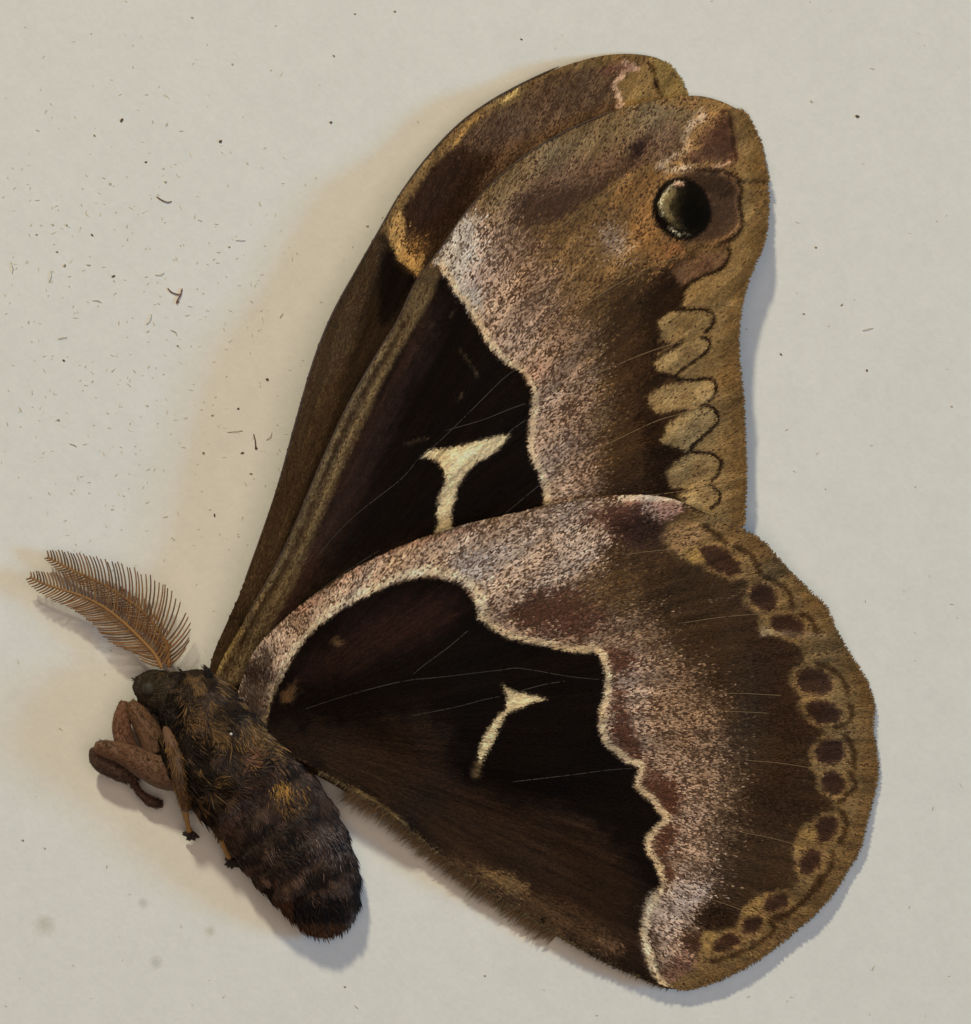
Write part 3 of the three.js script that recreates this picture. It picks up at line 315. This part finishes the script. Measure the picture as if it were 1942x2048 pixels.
  p.line(zE(1250, 1020, 1150, 1010, 850, 990), 6, [186, 164, 132], { blur: 5, a: 0.4 }); p.spot(...zE(870, 990)[0], 12, 8, [140, 120, 92], { blur: 6, n: 1.4, ns: 5, a: 0.8 }); p.line(zE(690, 745, 600, 780, 520, 800), 6, [140, 122, 96], { blur: 5, a: 0.5, n: 1.4, ns: 6 });
  // arm along the front edge
  p.fill([...hindEdge.slice(1, 17), ...zB(330, 700, 120, 560, 250, 380, 0, 420), ...zA(1760, 350, 1400, 400, 1060, 540, 800, 710, 600, 850, 420, 1000, 320, 1130, 240, 1280, 250, 1420, 330, 1560)], [180, 150, 124], { blur: 5, k: 0.34, n: 1, j: 0 });
  p.line([...zA(450, 1400, 510, 1270, 580, 1130, 660, 1020, 760, 920, 880, 830, 1010, 755, 1130, 700, 1300, 630, 1420, 615, 1540, 630, 1640, 665, 1700, 720, 1740, 790), ...zB(345, 880)], 18, [198, 178, 148], { blur: 6, k: 0.1 });
  p.fill(zA(240, 1280, 300, 1180, 400, 1090, 470, 1120, 440, 1300, 420, 1450, 390, 1560, 300, 1520, 250, 1420), [86, 72, 60], { blur: 14, k: 0.5, n: 1.2, ns: 12 });
  p.line(zA(400, 1560, 450, 1420, 500, 1280), 7, [140, 120, 84], { blur: 4, a: 0.8 }); p.spot(...zA(310, 1480)[0], 20, 26, [40, 32, 27], { blur: 10 });
  p.line(zA(620, 870, 820, 720, 1060, 555, 1250, 460, 1500, 395, 1750, 330), 9, [150, 104, 80], { blur: 7, a: 0.6, n: 1.2, k: 0.5 });
  // dark basal field
  p.fill([...hindEdge, [1320, 2010], [1000, 1850], [600, 1560], [500, 1480]], [16, 10, 7], { blur: 2.5, k: 0, sharp: true, n: 1.2, ns: 5, j: 0 });
  p.fill(zA(560, 1330, 760, 1080, 1050, 880, 1350, 760, 1560, 760, 1620, 850, 1450, 1020, 1200, 1120, 900, 1250), [38, 23, 18], { blur: 26, j: 0 });
  p.fill([...zA(420, 1640, 800, 1560, 1200, 1500, 1500, 1560), ...z5b(700, 260, 1000, 420, 1300, 480, 1500, 620, 1660, 820, 1720, 1100, 1800, 1380, 1400, 1220, 1000, 990, 650, 740, 300, 440, 0, 260)], [42, 29, 20], { blur: 30, n: 0.8, ns: 30, j: 8 });
  p.fill(z5b(560, 640, 800, 760, 1000, 840, 1250, 960, 1500, 1120, 1600, 1220, 1450, 1210, 1200, 1100, 900, 920, 650, 740), [68, 50, 34], { blur: 18, n: 1.2, ns: 18 }); p.fill(z5b(800, 760, 960, 800, 1100, 880, 1020, 900, 860, 830), [102, 78, 50], { blur: 8, n: 1.2, ns: 10 }); p.fill(z5b(1450, 1140, 1560, 1180, 1590, 1230, 1500, 1200), [100, 74, 54], { blur: 8, n: 1.2, ns: 8 });
  p.line([...z2(1220, 465, 1350, 530, 1500, 610, 1650, 690, 1840, 790), ...z5b(150, 350, 300, 440, 420, 530)], 9, [120, 98, 60], { blur: 5, a: 0.9 });
  p.fill(zA(490, 1420, 560, 1330, 600, 1290, 600, 1370, 540, 1450), [86, 62, 40], { blur: 6, n: 1.3 }); p.spot(...zA(850, 1060)[0], 11, 9, [92, 72, 46], { blur: 5, n: 1.3 });
  p.line(hindEdge.slice(17).map(([x, y]) => [x + 6, y - 3]), 13, [188, 162, 126], { blur: 4, n: 1, ns: 6, k: 0.05 });
  p.line(zC(330, 1060, 300, 1140, 285, 1240, 275, 1330, 300, 1430, 330, 1530), 16, [196, 178, 150], { blur: 7, a: 0.85, n: 1, ns: 8 });
  p.fill(zB(462, 1308, 540, 1350, 640, 1380, 755, 1405, 640, 1435, 560, 1470, 500, 1490, 470, 1540, 430, 1640, 380, 1730, 330, 1815, 313, 1760, 330, 1690, 380, 1590, 440, 1510, 490, 1470, 495, 1390), [206, 184, 142], { blur: 2.5, k: 0, n: 0.8, ns: 5, sharp: true }); p.fill(zB(310, 1790, 340, 1800, 330, 1876, 280, 1890), [110, 90, 60], { blur: 7 });
}
const hindH = heightField([[500, 1440, 112], [480, 1400, 108], [530, 1300, 138], [642, 1180, 160], [828, 1082, 150], [1035, 1025, 136], [1242, 990, 110], [1356, 1000, 92], [1493, 1064, 76], [1634, 1196, 46], [1740, 1370, 16], [1760, 1540, 20], [1720, 1700, 24], [1606, 1856, 28], [1456, 1958, 30], [1300, 1965, 30], [1100, 1864, 38], [893, 1726, 56], [706, 1581, 96], [1100, 1400, 114], [1400, 1400, 82], [1300, 1700, 66], [800, 1350, 150], [1600, 1450, 48]], 3.2, 17.7);
const hindHeight = (x, y) => hindH(x, y) + pleat(x, y, 520, 1455, 38, 1.9);

// ---- assemble the wings, lowest first
const darkUnder = new Paint(540, 1060, 1740, 1960, [70, 52, 34], 0.2);
{ const k = 0.97, o = hindOutline.map(([x, y]) => [1130 + (x - 1130) * k - 4, 1480 + (y - 1480) * 0.95 + 22]); const w = new Wing('hindwing', o, [1130, 1480], (x, y) => Math.max(3, hindHeight(x, y) * 0.42 - 6), darkUnder, [540, 1460], 'brown hindwing hidden beneath the upper wings'); w.fringe([1120, 1862], [690, 1590], 26, 32, 0.8, 77, 0.7, (x, y, r) => [150 + 20 * r(), 138, 106], 0.25); }
const far = new Wing('forewing', farOutline, [960, 780], farHeight, gp, [440, 1380], 'lower forewing showing as a dark brown edge with yellow patch');
const fore = new Wing('forewing', foreOutline, [1020, 860], foreHeight, fp, [450, 1400], 'upper forewing with black base, pink band and round eyespot');
const hind = new Wing('hindwing', hindOutline, [1130, 1480], hindHeight, hp, [520, 1455], 'upper hindwing with pale belt and row of ringed brown spots');
const inset = (w, d) => (x, y) => w.inside(x, y) && w.inside(x + d, y) && w.inside(x - d, y) && w.inside(x, y + d) && w.inside(x, y - d);
far.scales(2.9, 11, inset(fore, 60));
fore.scales(2.8, 12, inset(hind, 60));
hind.scales(2.8, 13);
fore.fringe([1480, 214], [1490, 1050], 8, 5, 3, 31, 0.5); hind.fringe([1429, 1034], [1360, 1984], 8, 5.5, 3, 32, 0.5); far.fringe([1330, 119], [1382, 215], 8, 5, 3, 33, 0.5);
hind.fringe([1340, 1980], [640, 1542], 20, 13, 1.0, 34, 1.2, (x, y, r) => { const t = r(); return x > 1180 && t < 0.7 ? [40, 28, 18] : t < 0.25 ? [58, 44, 29] : [100, 83, 58]; }, 0.5);
far.vein(farOutline.slice(1, 14), 2, veinEdge); fore.vein(foreOutline.slice(1, 15), 1.8, veinEdge);
for (const q of [pts(834, 920, 873, 888, 917, 846, 965, 798, 1007, 757, 1034, 737), pts(892, 861, 965, 840, 1020, 818, 1055, 806), pts(1010, 872, 1030, 855, 1055, 838), pts(988, 1045, 1036, 1006, 1081, 968), pts(760, 1100, 640, 1180, 560, 1260), pts(834, 920, 800, 960, 700, 1040, 620, 1130)]) fore.vein(q, 1.2, veinDark);
for (const q of [pts(1034, 737, 1120, 650, 1212, 582, 1296, 537, 1368, 510), pts(1090, 790, 1180, 752, 1300, 703, 1370, 682), pts(1100, 940, 1217, 887, 1308, 844, 1356, 829, 1414, 810), pts(1287, 992, 1368, 982, 1420, 970, 1488, 957), pts(1116, 456, 1180, 411, 1244, 367, 1300, 338), pts(1362, 612, 1420, 612, 1484, 614), pts(1420, 808, 1450, 800, 1486, 791)]) fore.vein(q, 1.1, veinTan);
for (const q of [[...zA(640, 1470, 850, 1400, 1100, 1330, 1300, 1285, 1500, 1265), ...zB(300, 1240, 480, 1220, 600, 1210, 900, 1260, 1100, 1280)], zA(1330, 1250, 1400, 1190, 1550, 1080, 1680, 970), zB(-100, 1510, 0, 1490, 200, 1450, 350, 1410, 470, 1385), pts(1023, 1564, 1135, 1551, 1210, 1541, 1273, 1536), zB(600, 1350, 750, 1310, 880, 1290)]) hind.vein(q, 1.15, veinDark);
for (const q of [zE(330, 930, 600, 890, 850, 870, 1290, 855), zE(600, 1365, 780, 1368, 980, 1380), zE(400, 1470, 650, 1478, 900, 1490), zE(750, 1785, 950, 1800, 1150, 1830), zC(880, 670, 1060, 705, 1230, 750), zC(700, 1095, 800, 1125, 900, 1165), zE(0, 500, 150, 478, 320, 465)]) hind.vein(q, 0.9, veinTan);

// ---------------------------------------------------------------- body: one continuous surface from head to tail
const axis = spline([[268, 1386, 52, 4], [274, 1384, 52, 22], [296, 1380, 54, 37], [322, 1384, 58, 40], [346, 1394, 66, 58], [378, 1415, 72, 86], [412, 1460, 74, 102], [450, 1520, 70, 108], [495, 1568, 60, 110], [540, 1622, 50, 111], [584, 1686, 44, 109], [621, 1748, 38, 95], [644, 1798, 34, 77], [652, 1832, 30, 56], [656, 1854, 28, 32], [658, 1865, 26, 4]], false, 8);
const bodyFrame = (i) => { const a = axis[Math.max(0, i - 1)], b = axis[Math.min(axis.length - 1, i + 1)], l = Math.hypot(b[0] - a[0], b[1] - a[1]); return [(b[0] - a[0]) / l, (b[1] - a[1]) / l]; };
function bodyPoint(i, th) { const [x, y, h, r] = axis[i], [tx, ty] = bodyFrame(i), R = r * (1 + 0.1 * (fbm(i / 4 + 3, th * 2.2 + 40) - 0.5) + (i > 68 ? 0.028 * Math.sin(i * 1.15) : 0)), vr = Math.min(R * 0.92, h - 2) || 1, c = Math.cos(th), s = Math.sin(th); return [x + ty * R * c, y - tx * R * c, Math.max(1, h + (s > 0 ? R * 0.92 : vr) * s)]; }
function bodyTone(x, y, r) {
  const n = fbm(x / 22, y / 22), m = fbm(x / 45 + 9, y / 45); let c = [46, 34, 24];
  if (x + y * 0.5 < 1255) { c = [40, 29, 20]; if (n > 0.6) c = [94, 72, 46]; else if (n > 0.54) c = [66, 50, 34]; if (m > 0.66) c = [62, 50, 43]; if (x < 420 - (y < 1440 ? 60 : 0) && n < 0.62) c = [30, 22, 16]; } else { c = [56, 41, 33]; if (n > 0.57) c = [78, 60, 50]; if (m < 0.4) c = [32, 23, 18]; }
  const near = (a, b, d) => Math.hypot(x - a, y - b) < d * (0.5 + 0.8 * r());
  if (near(562, 1578, 19)) c = [142, 106, 52]; if (near(580, 1598, 36) && r() < 0.45) c = [104, 76, 42]; if (near(585, 1705, 40) && r() < 0.85) c = [18, 13, 10]; if ((near(612, 1812, 30) || near(665, 1815, 30)) && r() < 0.85) c = [20, 13, 10]; if (y > 1838 || (y > 1795 && x < 585)) c = r() < 0.5 ? [84, 55, 35] : [54, 37, 26]; if (near(520, 1480, 50) && r() < 0.6) c = [108, 82, 50]; if (near(500, 1515, 24) && r() < 0.5) c = [122, 86, 62]; if (near(345, 1430, 42)) c = [20, 15, 11]; if (near(660, 1690, 44) && r() < 0.45) c = [92, 78, 71]; if (near(400, 1445, 40) && r() < 0.45) c = [96, 72, 45]; if (near(300, 1375, 45)) c = r() < 0.3 ? [66, 56, 42] : [42, 35, 25];
  return c;
}
{
  const n = 48, pos = [], idx = [], col = []; axis.forEach((_, i) => { for (let k = 0; k < n; k++) { const q = bodyPoint(i, k / n * 2 * Math.PI), v = V(...q); pos.push(v.x, v.y, v.z); const f = 0.6 + 0.7 * fbm(q[0] / 8, q[1] / 8), c = alb([48 * f, 35 * f, 25 * f]); col.push(...c); } });
  for (let i = 0; i < axis.length - 1; i++) for (let k = 0; k < n; k++) { const a = i * n + k, b = i * n + (k + 1) % n; idx.push(a, a + n, b, b, a + n, b + n); }
  const g = new THREE.BufferGeometry(); g.setAttribute('position', new THREE.Float32BufferAttribute(pos, 3)); g.setAttribute('color', new THREE.Float32BufferAttribute(col, 3)); g.setIndex(idx); g.computeVertexNormals();
  const body = mesh('body', g, new THREE.MeshStandardMaterial({ vertexColors: true, roughness: 0.85, side: THREE.DoubleSide }), moth);
  const r = rng(5), T = new Tufts();
  for (let j = 0; j < 60000; j++) {
    const i = Math.floor(3 + r() * (axis.length - 5)), th = -0.45 + r() * (Math.PI + 0.9), mix = r(), qa = bodyPoint(i, th), qb = bodyPoint(i + 1, th), q = qa.map((v, k) => v + (qb[k] - v) * mix), [tx, ty] = bodyFrame(i), thorax = i < 66, [ox, oy, oh, R] = axis[i]; if (r() > R / 100 + 0.1) continue;
    const nrm = new THREE.Vector3((q[0] - ox) / R, (q[2] - oh) / R, (q[1] - oy) / R).normalize(), w = (fbm(q[0] / 26 + 60, q[1] / 26) - 0.5) * (thorax ? 5.5 : 2.2) + (r() - 0.5) * 0.9, ax = Math.atan2(ty, tx) + w, dir = new THREE.Vector3(Math.cos(ax), 0, Math.sin(ax)); dir.addScaledVector(nrm, -dir.dot(nrm)).normalize().addScaledVector(nrm, thorax ? 0.12 + 0.36 * r() : 0.04 + 0.16 * r()).normalize();
    const c = bodyTone(q[0], q[1], r), f = 0.7 + 0.55 * r(), head = i < 30; T.add(V(...q), dir, nrm, (head ? 11 : thorax ? 17 : 11) * (0.5 + 0.9 * r()) * (i > 40 && r() < 0.08 ? 1.7 : 1), (thorax ? 1.7 : 1.5) * (0.6 + 0.8 * r()), alb([c[0] * f, c[1] * f, c[2] * f]));
  }
  T.build('fur', hairGeo, furMat, body);
  const e = new THREE.SphereGeometry(15 * S, 28, 20); e.scale(1, 0.75, 1); const eye = mesh('eye', e, new THREE.MeshPhysicalMaterial({ color: new THREE.Color().setRGB(0.036, 0.03, 0.022), roughness: 0.55, specularIntensity: 0.5 }), moth); eye.position.copy(V(299, 1378, 86));
  mesh('palp', tube(spline([[312, 1408, 60, 13], [296, 1418, 54, 10], [282, 1424, 48, 6]], false, 5), 10, 1, 0.3, 9), new THREE.MeshStandardMaterial({ color: new THREE.Color().setRGB(...alb([36, 25, 18])), roughness: 0.8 }), moth);
}

// ---------------------------------------------------------------- antennae: shaft with two rows of barbs, each barb its own piece
const antMat = new THREE.MeshStandardMaterial({ color: new THREE.Color().setRGB(...alb([124, 86, 40])), roughness: 0.6 }), barbMats = [[112, 74, 34], [92, 60, 29], [124, 84, 40]].map((c) => new THREE.MeshStandardMaterial({ color: new THREE.Color().setRGB(...alb(c)), roughness: 0.6 }));
function antenna(shaft, rows, label, seed) {
  const r = rng(seed), q = resample(spline(shaft, false, 8), 70, false), a = mesh('antenna', tube(q, 7), antMat, moth); a.userData.label = label;
  const N = 46; for (const [side, lenFn, ang, lift] of rows) for (let i = 0; i < N; i++) {
    const t = (i + 0.6) / N, f = t * (q.length - 1), j = Math.floor(f), u = f - j, A = q[j], B = q[Math.min(q.length - 1, j + 1)], x = A[0] + (B[0] - A[0]) * u, y = A[1] + (B[1] - A[1]) * u, h = A[2] + (B[2] - A[2]) * u, td = Math.atan2(q[Math.min(69, j + 3)][1] - q[Math.max(0, j - 3)][1], q[Math.min(69, j + 3)][0] - q[Math.max(0, j - 3)][0]);
    const L = lenFn(t) * (0.93 + 0.12 * r()), g = td + side * (ang(t) + (r() - 0.5) * 0.07), path = []; for (let k = 0; k <= 5; k++) { const s = k / 5, gg = g - side * 0.2 * (s - 0.3); path.push([x + Math.cos(gg) * L * s, y + Math.sin(gg) * L * s, Math.max(3, h + lift * L * Math.sin(s * 1.6) + (r() - 0.5) * 1.5), 2.1 - 0.9 * s]); }
    mesh('barb', tube(path, 4), barbMats[Math.floor(r() * 3)], a);
  }
}
const W3 = (P, hs, rs) => P.map(([x, y], i) => { const t = i / (P.length - 1); return [x, y, hs[0] + (hs[1] - hs[0]) * t, rs[0] + (rs[1] - rs[0]) * t]; });
const bell = (m) => (t) => m * Math.pow(1 - 0.98 * t, 0.55) * clamp((t + 0.2) / 0.4);
antenna(W3(z1(1270, 1070, 1250, 900, 1180, 780, 1080, 660, 950, 555, 800, 462, 680, 400, 560, 345, 460, 295, 355, 240), [50, 28], [4.4, 1.8]), [[1, bell(98), () => 1.0, 0.1], [-1, bell(62), () => 0.85, -0.1]], 'feathery antenna behind the other one', 51);
antenna(W3(z1(1215, 1075, 1160, 970, 1080, 880, 980, 780, 880, 690, 760, 605, 620, 535, 470, 485, 330, 440, 225, 390), [70, 42], [4.6, 1.8]), [[1, bell(84), () => 1.1, 0.1], [-1, bell(78), () => 0.95, -0.12]], 'feathery antenna lying in front, tip nearest the paper edge', 52);

// ---------------------------------------------------------------- legs
const legMat = (c) => new THREE.MeshStandardMaterial({ color: new THREE.Color().setRGB(...alb(c)), roughness: 0.75 });
const legBrown = legMat([92, 66, 48]), legDark = legMat([66, 47, 34]), clawMat = legMat([30, 20, 13]), tarsusMat = legMat([140, 104, 58]);
function hairy(parent, path, count, len, c0, seed) { const r = rng(seed), T = new Tufts(), q = resample(path, 60, false); for (let i = 0; i < count; i++) { const j = Math.floor(r() * 58), A = q[j], B = q[j + 1], t = Math.atan2(B[1] - A[1], B[0] - A[0]), th = r() * Math.PI * 1.3 - 0.4, R = A[3] * 0.9, o = Math.cos(th) * R, nrm = new THREE.Vector3(-Math.sin(t) * Math.cos(th), Math.sin(th), Math.cos(t) * Math.cos(th)), g = t + (r() - 0.5) * 1.1, dir = new THREE.Vector3(Math.cos(g), 0, Math.sin(g)).addScaledVector(nrm, 0.25 + 0.3 * r()).normalize(), f = (0.65 + 0.5 * r()) * (0.75 + 0.5 * noise(A[0] / 14 + o / 6, A[1] / 14)); T.add(V(A[0] - Math.sin(t) * o, A[1] + Math.cos(t) * o, A[2] + Math.sin(th) * R), dir, nrm, len * (0.6 + 0.7 * r()), 1.7, alb([c0[0] * f, c0[1] * f, c0[2] * f])); } T.build('leg_hair', hairGeo, furMat, parent); }
function leg(path, mat, tone, label, seed, hairs = 700, len = 6) { const q = spline(path, false, 6), m = mesh('leg', tube(q, 12, 0.85, 0.06, seed), mat, moth); m.userData.label = label; hairy(m, q, hairs, len, tone, seed + 1); return m; }
function claw(parent, x, y, h, seed) { const r = rng(seed), gs = []; for (let i = 0; i < 6; i++) { const a = 0.2 + i * 0.62 + r() * 0.4; gs.push(tube([[x, y, h, 8], [x + Math.cos(a) * 9, y + Math.sin(a) * 8, h - 1, 6], [x + Math.cos(a) * 18, y + Math.sin(a) * 14, h - 6, 1.4]], 6, 1, 0.3, seed + i)); } mesh('claw', mergeGeometries(gs), clawMat, parent); }
const l1 = leg([[318, 1500, 52, 30], [296, 1462, 58, 25], [275, 1428, 60, 20], [257, 1406, 58, 12]], legBrown, [98, 72, 48], 'raised brown foreleg folded at the knee', 61);
{ const q = spline([[250, 1402, 56, 9], [245, 1424, 56, 15], [243, 1452, 54, 19], [250, 1484, 50, 20], [265, 1510, 46, 18]], false, 6), s = mesh('shin', tube(q, 12, 0.8, 0.06, 63), legMat([100, 68, 50]), l1); hairy(s, q, 700, 6, [100, 70, 52], 64); }
const l2 = leg([[372, 1548, 62, 36], [330, 1544, 62, 36], [296, 1532, 62, 30], [248, 1508, 64, 23], [210, 1498, 64, 18], [191, 1495, 60, 12]], legBrown, [96, 68, 48], 'thick furry foreleg stretched toward the open paper', 66, 1000, 6.5);
{ const q = spline([[188, 1496, 54, 9], [198, 1518, 46, 20], [230, 1537, 42, 22], [262, 1551, 38, 19], [268, 1568, 34, 7], [284, 1590, 30, 7], [300, 1602, 26, 10], [320, 1608, 24, 8], [327, 1609, 23, 3]], false, 6), s = mesh('shin', tube(q, 12, 0.85, 0.12, 67), legDark, l2); hairy(s, q, 1200, 7, [70, 49, 40], 68); }
const l3 = leg([[330, 1455, 124, 5], [338, 1472, 138, 11], [348, 1503, 146, 14], [357, 1545, 138, 13], [364, 1585, 112, 10], [372, 1620, 76, 8]], legBrown, [98, 72, 42], 'slender brown middle leg crossing the chest', 70, 500, 12);
mesh('foot', tube(spline([[371, 1618, 78, 6], [372, 1632, 58, 6.5], [375, 1648, 42, 5], [379, 1662, 30, 6]], false, 5), 9, 1, 0.25, 72), tarsusMat, l3); claw(l3, 383, 1668, 28, 73);
const l4 = leg([[420, 1600, 112, 10], [426, 1630, 90, 11], [436, 1656, 72, 9], [443, 1676, 58, 7]], legDark, [82, 60, 38], 'short hind leg ending in a dark claw beside abdomen', 75, 350, 12);
mesh('foot', tube(spline([[442, 1674, 60, 6], [447, 1690, 46, 6], [453, 1705, 34, 5], [459, 1716, 27, 6]], false, 5), 9, 1, 0.25, 76), tarsusMat, l4); claw(l4, 466, 1724, 25, 77);

// ---------------------------------------------------------------- crumbs and loose hairs on the paper
const crumbGeos = [0, 1, 2].map((s) => { const g = new THREE.IcosahedronGeometry(1, 1), p = g.attributes.position, r = rng(90 + s), memo = {}; for (let i = 0; i < p.count; i++) { const k = [p.getX(i), p.getY(i), p.getZ(i)].map((v) => v.toFixed(3)).join(), f = memo[k] ??= 0.7 + 0.6 * r(); p.setXYZ(i, p.getX(i) * f, p.getY(i) * f, p.getZ(i) * f); } g.computeVertexNormals(); return g; });
const crumbMats = [[70, 54, 34], [122, 110, 88], [158, 151, 132]].map(legMat);
let crumbCount = 0;
function crumb([x, y], a, b, rot, tone) { const m = mesh(crumbCount ? 'crumb_' + String(crumbCount).padStart(3, '0') : 'crumb', crumbGeos[crumbCount % 3], crumbMats[tone], scene); crumbCount++; a *= 0.7; b *= 0.7; m.scale.set(a * S, Math.min(a, b) * 0.6 * S, b * S); m.position.copy(V(x, y, Math.min(a, b) * 0.45)); m.rotation.y = rot; m.userData = { label: tone === 0 ? 'tiny dark brown crumb lying alone on the white paper' : tone === 1 ? 'tiny grey brown crumb lying on the white paper' : 'tiny pale grey crumb lying on the white paper', category: 'crumb', group: ['dark crumbs', 'grey brown crumbs', 'pale grey crumbs'][tone] + ' scattered on the paper' }; }
const one = (P) => P[0];
for (const [P, a, b, rot, tone] of [[z8(762, 752), 5.5, 3.4, 1.1, 0], [z8(591, 848), 3.5, 2.4, -0.8, 1], [z8(1380, 885), 5, 3.6, 0.6, 0], [z8(913, 1014), 3.4, 2.4, 0.5, 0], [z8(690, 1150), 4, 3, 1, 2], [z8(1037, 1138), 4, 3, 0.3, 2], [z8(230, 1468), 3, 2, 0, 1], [z8(576, 1470), 4.5, 2.2, -0.8, 0], [z8(418, 1408), 3.4, 3, 0, 2], [z8(330, 1406), 3.4, 2.6, 0, 2], [z8(357, 1576), 3.5, 2.4, 0, 1], [z8(406, 1662), 5, 2.8, 0.9, 1], [z8(710, 1728), 5, 2.6, 0.5, 0], [z8(555, 1658), 6, 2.4, -0.2, 2], [z8(1435, 1546), 3, 2.2, 0, 1], [z8(1203, 110), 3.4, 2.6, 0, 2], [z8(1455, 402), 3.4, 2.6, 0.6, 2], [z9(399, 692), 4, 2.6, -0.6, 0], [z9(367, 1065), 3.4, 2.6, 0, 1], [z9(1112, 600), 3, 2.4, 0, 1], [z9(922, 975), 3.4, 2.2, -0.5, 2], [z9(1672, 810), 3.8, 3.4, 0, 0], [z9(1490, 993), 3.4, 2.8, 0, 0], [z9(1328, 1036), 4, 2, 0, 1], [z9(1273, 1270), 3.4, 3, 0, 1], [z9(1516, 1270), 5, 2.6, 0.2, 0], [z9(1602, 1240), 4.4, 3.6, -0.7, 0], [z9(1570, 1400), 4, 2.4, 0, 1], [z9(1342, 1660), 2.4, 5, 0, 0], [[[1715, 233]], 6, 3.6, -0.2, 0], [[[1623, 203]], 4, 2.4, -0.7, 2], [[[1632, 495]], 3.4, 2.6, 0, 1], [[[1608, 628]], 4, 2, 0, 1], [[[1562, 709]], 3.6, 2.2, -0.7, 0], [[[1734, 741]], 2.4, 3.6, 0, 0], [[[1684, 610]], 4.6, 2, 0.8, 1], [[[790, 23]], 3.4, 2.4, 0.4, 1], [[[710, 28]], 3.6, 2, 0, 1], [[[1043, 79]], 4, 2, -0.5, 0], [[[668, 112]], 3.4, 2.4, -0.6, 1], [[[662, 245]], 4, 3, 0.3, 0], [[[46, 1681]], 3.2, 2.6, 0, 1], [[[90, 1697]], 3, 2.4, 0, 2], [[[690, 1974]], 3.4, 2.2, 0, 1], [[[1904, 813]], 3.4, 2.4, 0.3, 2], [[[735, 452]], 3.6, 3, 0.2, 2], [[[765, 435]], 4, 1.6, 1, 2], [[[970, 1952]], 3, 2.2, 0, 1]]) crumb(one(P), a, b, rot, tone);
const hairMat = legMat([84, 60, 42]), hairPale = legMat([150, 143, 124]); let hairCount = 0;
function looseHair(P, r, mat, label, group) { r *= 0.75; const q = resample(spline(P, false, 6), 16, false).map(([x, y], i) => [x, y, r * 0.9 + 1.5 * Math.sin(i / 15 * 3.14), r * (i === 0 || i === 15 ? 0.4 : 1)]), m = mesh(hairCount ? 'loose_hair_' + String(hairCount).padStart(3, '0') : 'loose_hair', tube(q, 5), mat, scene); hairCount++; m.userData = { label, category: 'hair', ...(group ? { group } : {}) }; }
looseHair(z8(980, 1228, 1010, 1250, 1050, 1265, 1075, 1258), 1.5, hairMat, 'short curved brown hair lying by itself on paper');
looseHair(z8(1048, 1800, 1070, 1825, 1100, 1838, 1135, 1845), 1.7, hairMat, 'curved brown hair touching a hooked reddish hair on paper');
looseHair(z9(1140, 240, 1128, 285, 1112, 310, 1105, 335, 1122, 318), 2, legMat([110, 66, 48]), 'hooked reddish hair curled beside a curved brown hair');
looseHair(z9(1586, 1150, 1596, 1190, 1600, 1235), 1.8, hairMat, 'dark brown hair with a crumb at its end near the wing');
for (const q of [z8(970, 1720, 1005, 1720, 1030, 1705), z8(1475, 1505, 1505, 1503, 1535, 1506), z9(950, 400, 940, 440, 915, 470), z9(1700, 1135, 1695, 1165, 1665, 1190), z9(435, 1212, 460, 1218, 482, 1232), z9(1420, 1140, 1470, 1135, 1520, 1130), z9(70, 75, 80, 110, 78, 150), z9(1770, 395, 1760, 410, 1750, 425), [[1725, 662], [1735, 659], [1747, 656]], z9(320, 130, 322, 165, 305, 205), z9(365, 560, 390, 550, 420, 548), z9(580, 318, 610, 316, 635, 330), z9(1065, 500, 1100, 515, 1108, 540)]) looseHair(q, 0.9, hairPale, 'faint pale grey hair lying flat on the paper', 'faint hairs scattered on the paper');
{ const g = mesh('white_grain', crumbGeos[1], legMat([205, 196, 178]), scene); g.scale.set(2.6 * S, 2.4 * S, 2.4 * S); g.position.copy(V(462, 1468, 184)); g.userData = { label: 'tiny bright white grain caught in the fur of the thorax', category: 'grain' }; }
{ // wing dust too fine to count
  const r = rng(404), T = new Tufts(), up = new THREE.Vector3(0, 1, 0); for (let i = 0; i < 640; i++) { const c = r() < 0.72; const x = c ? 230 + (r() + r() + r() - 1.5) * 380 : r() * 1942, y = c ? 650 + (r() + r() + r() - 1.5) * 560 : r() * 2048, a = r() * 6.28, t = 150 + 45 * r(); if (x < 0) continue; T.add(V(x, y, 0.5), new THREE.Vector3(Math.cos(a), 0.02, Math.sin(a)).normalize(), up, 4 + 9 * r() * r(), 1.3 + 1.4 * r(), alb([t, t - 6, t - 22])); }
  T.build('wing_dust', hairGeo, furMat, scene).userData = { kind: 'stuff', label: 'fine pale wing dust scattered over the paper', category: 'dust' };
}
renderer.render(scene, camera);
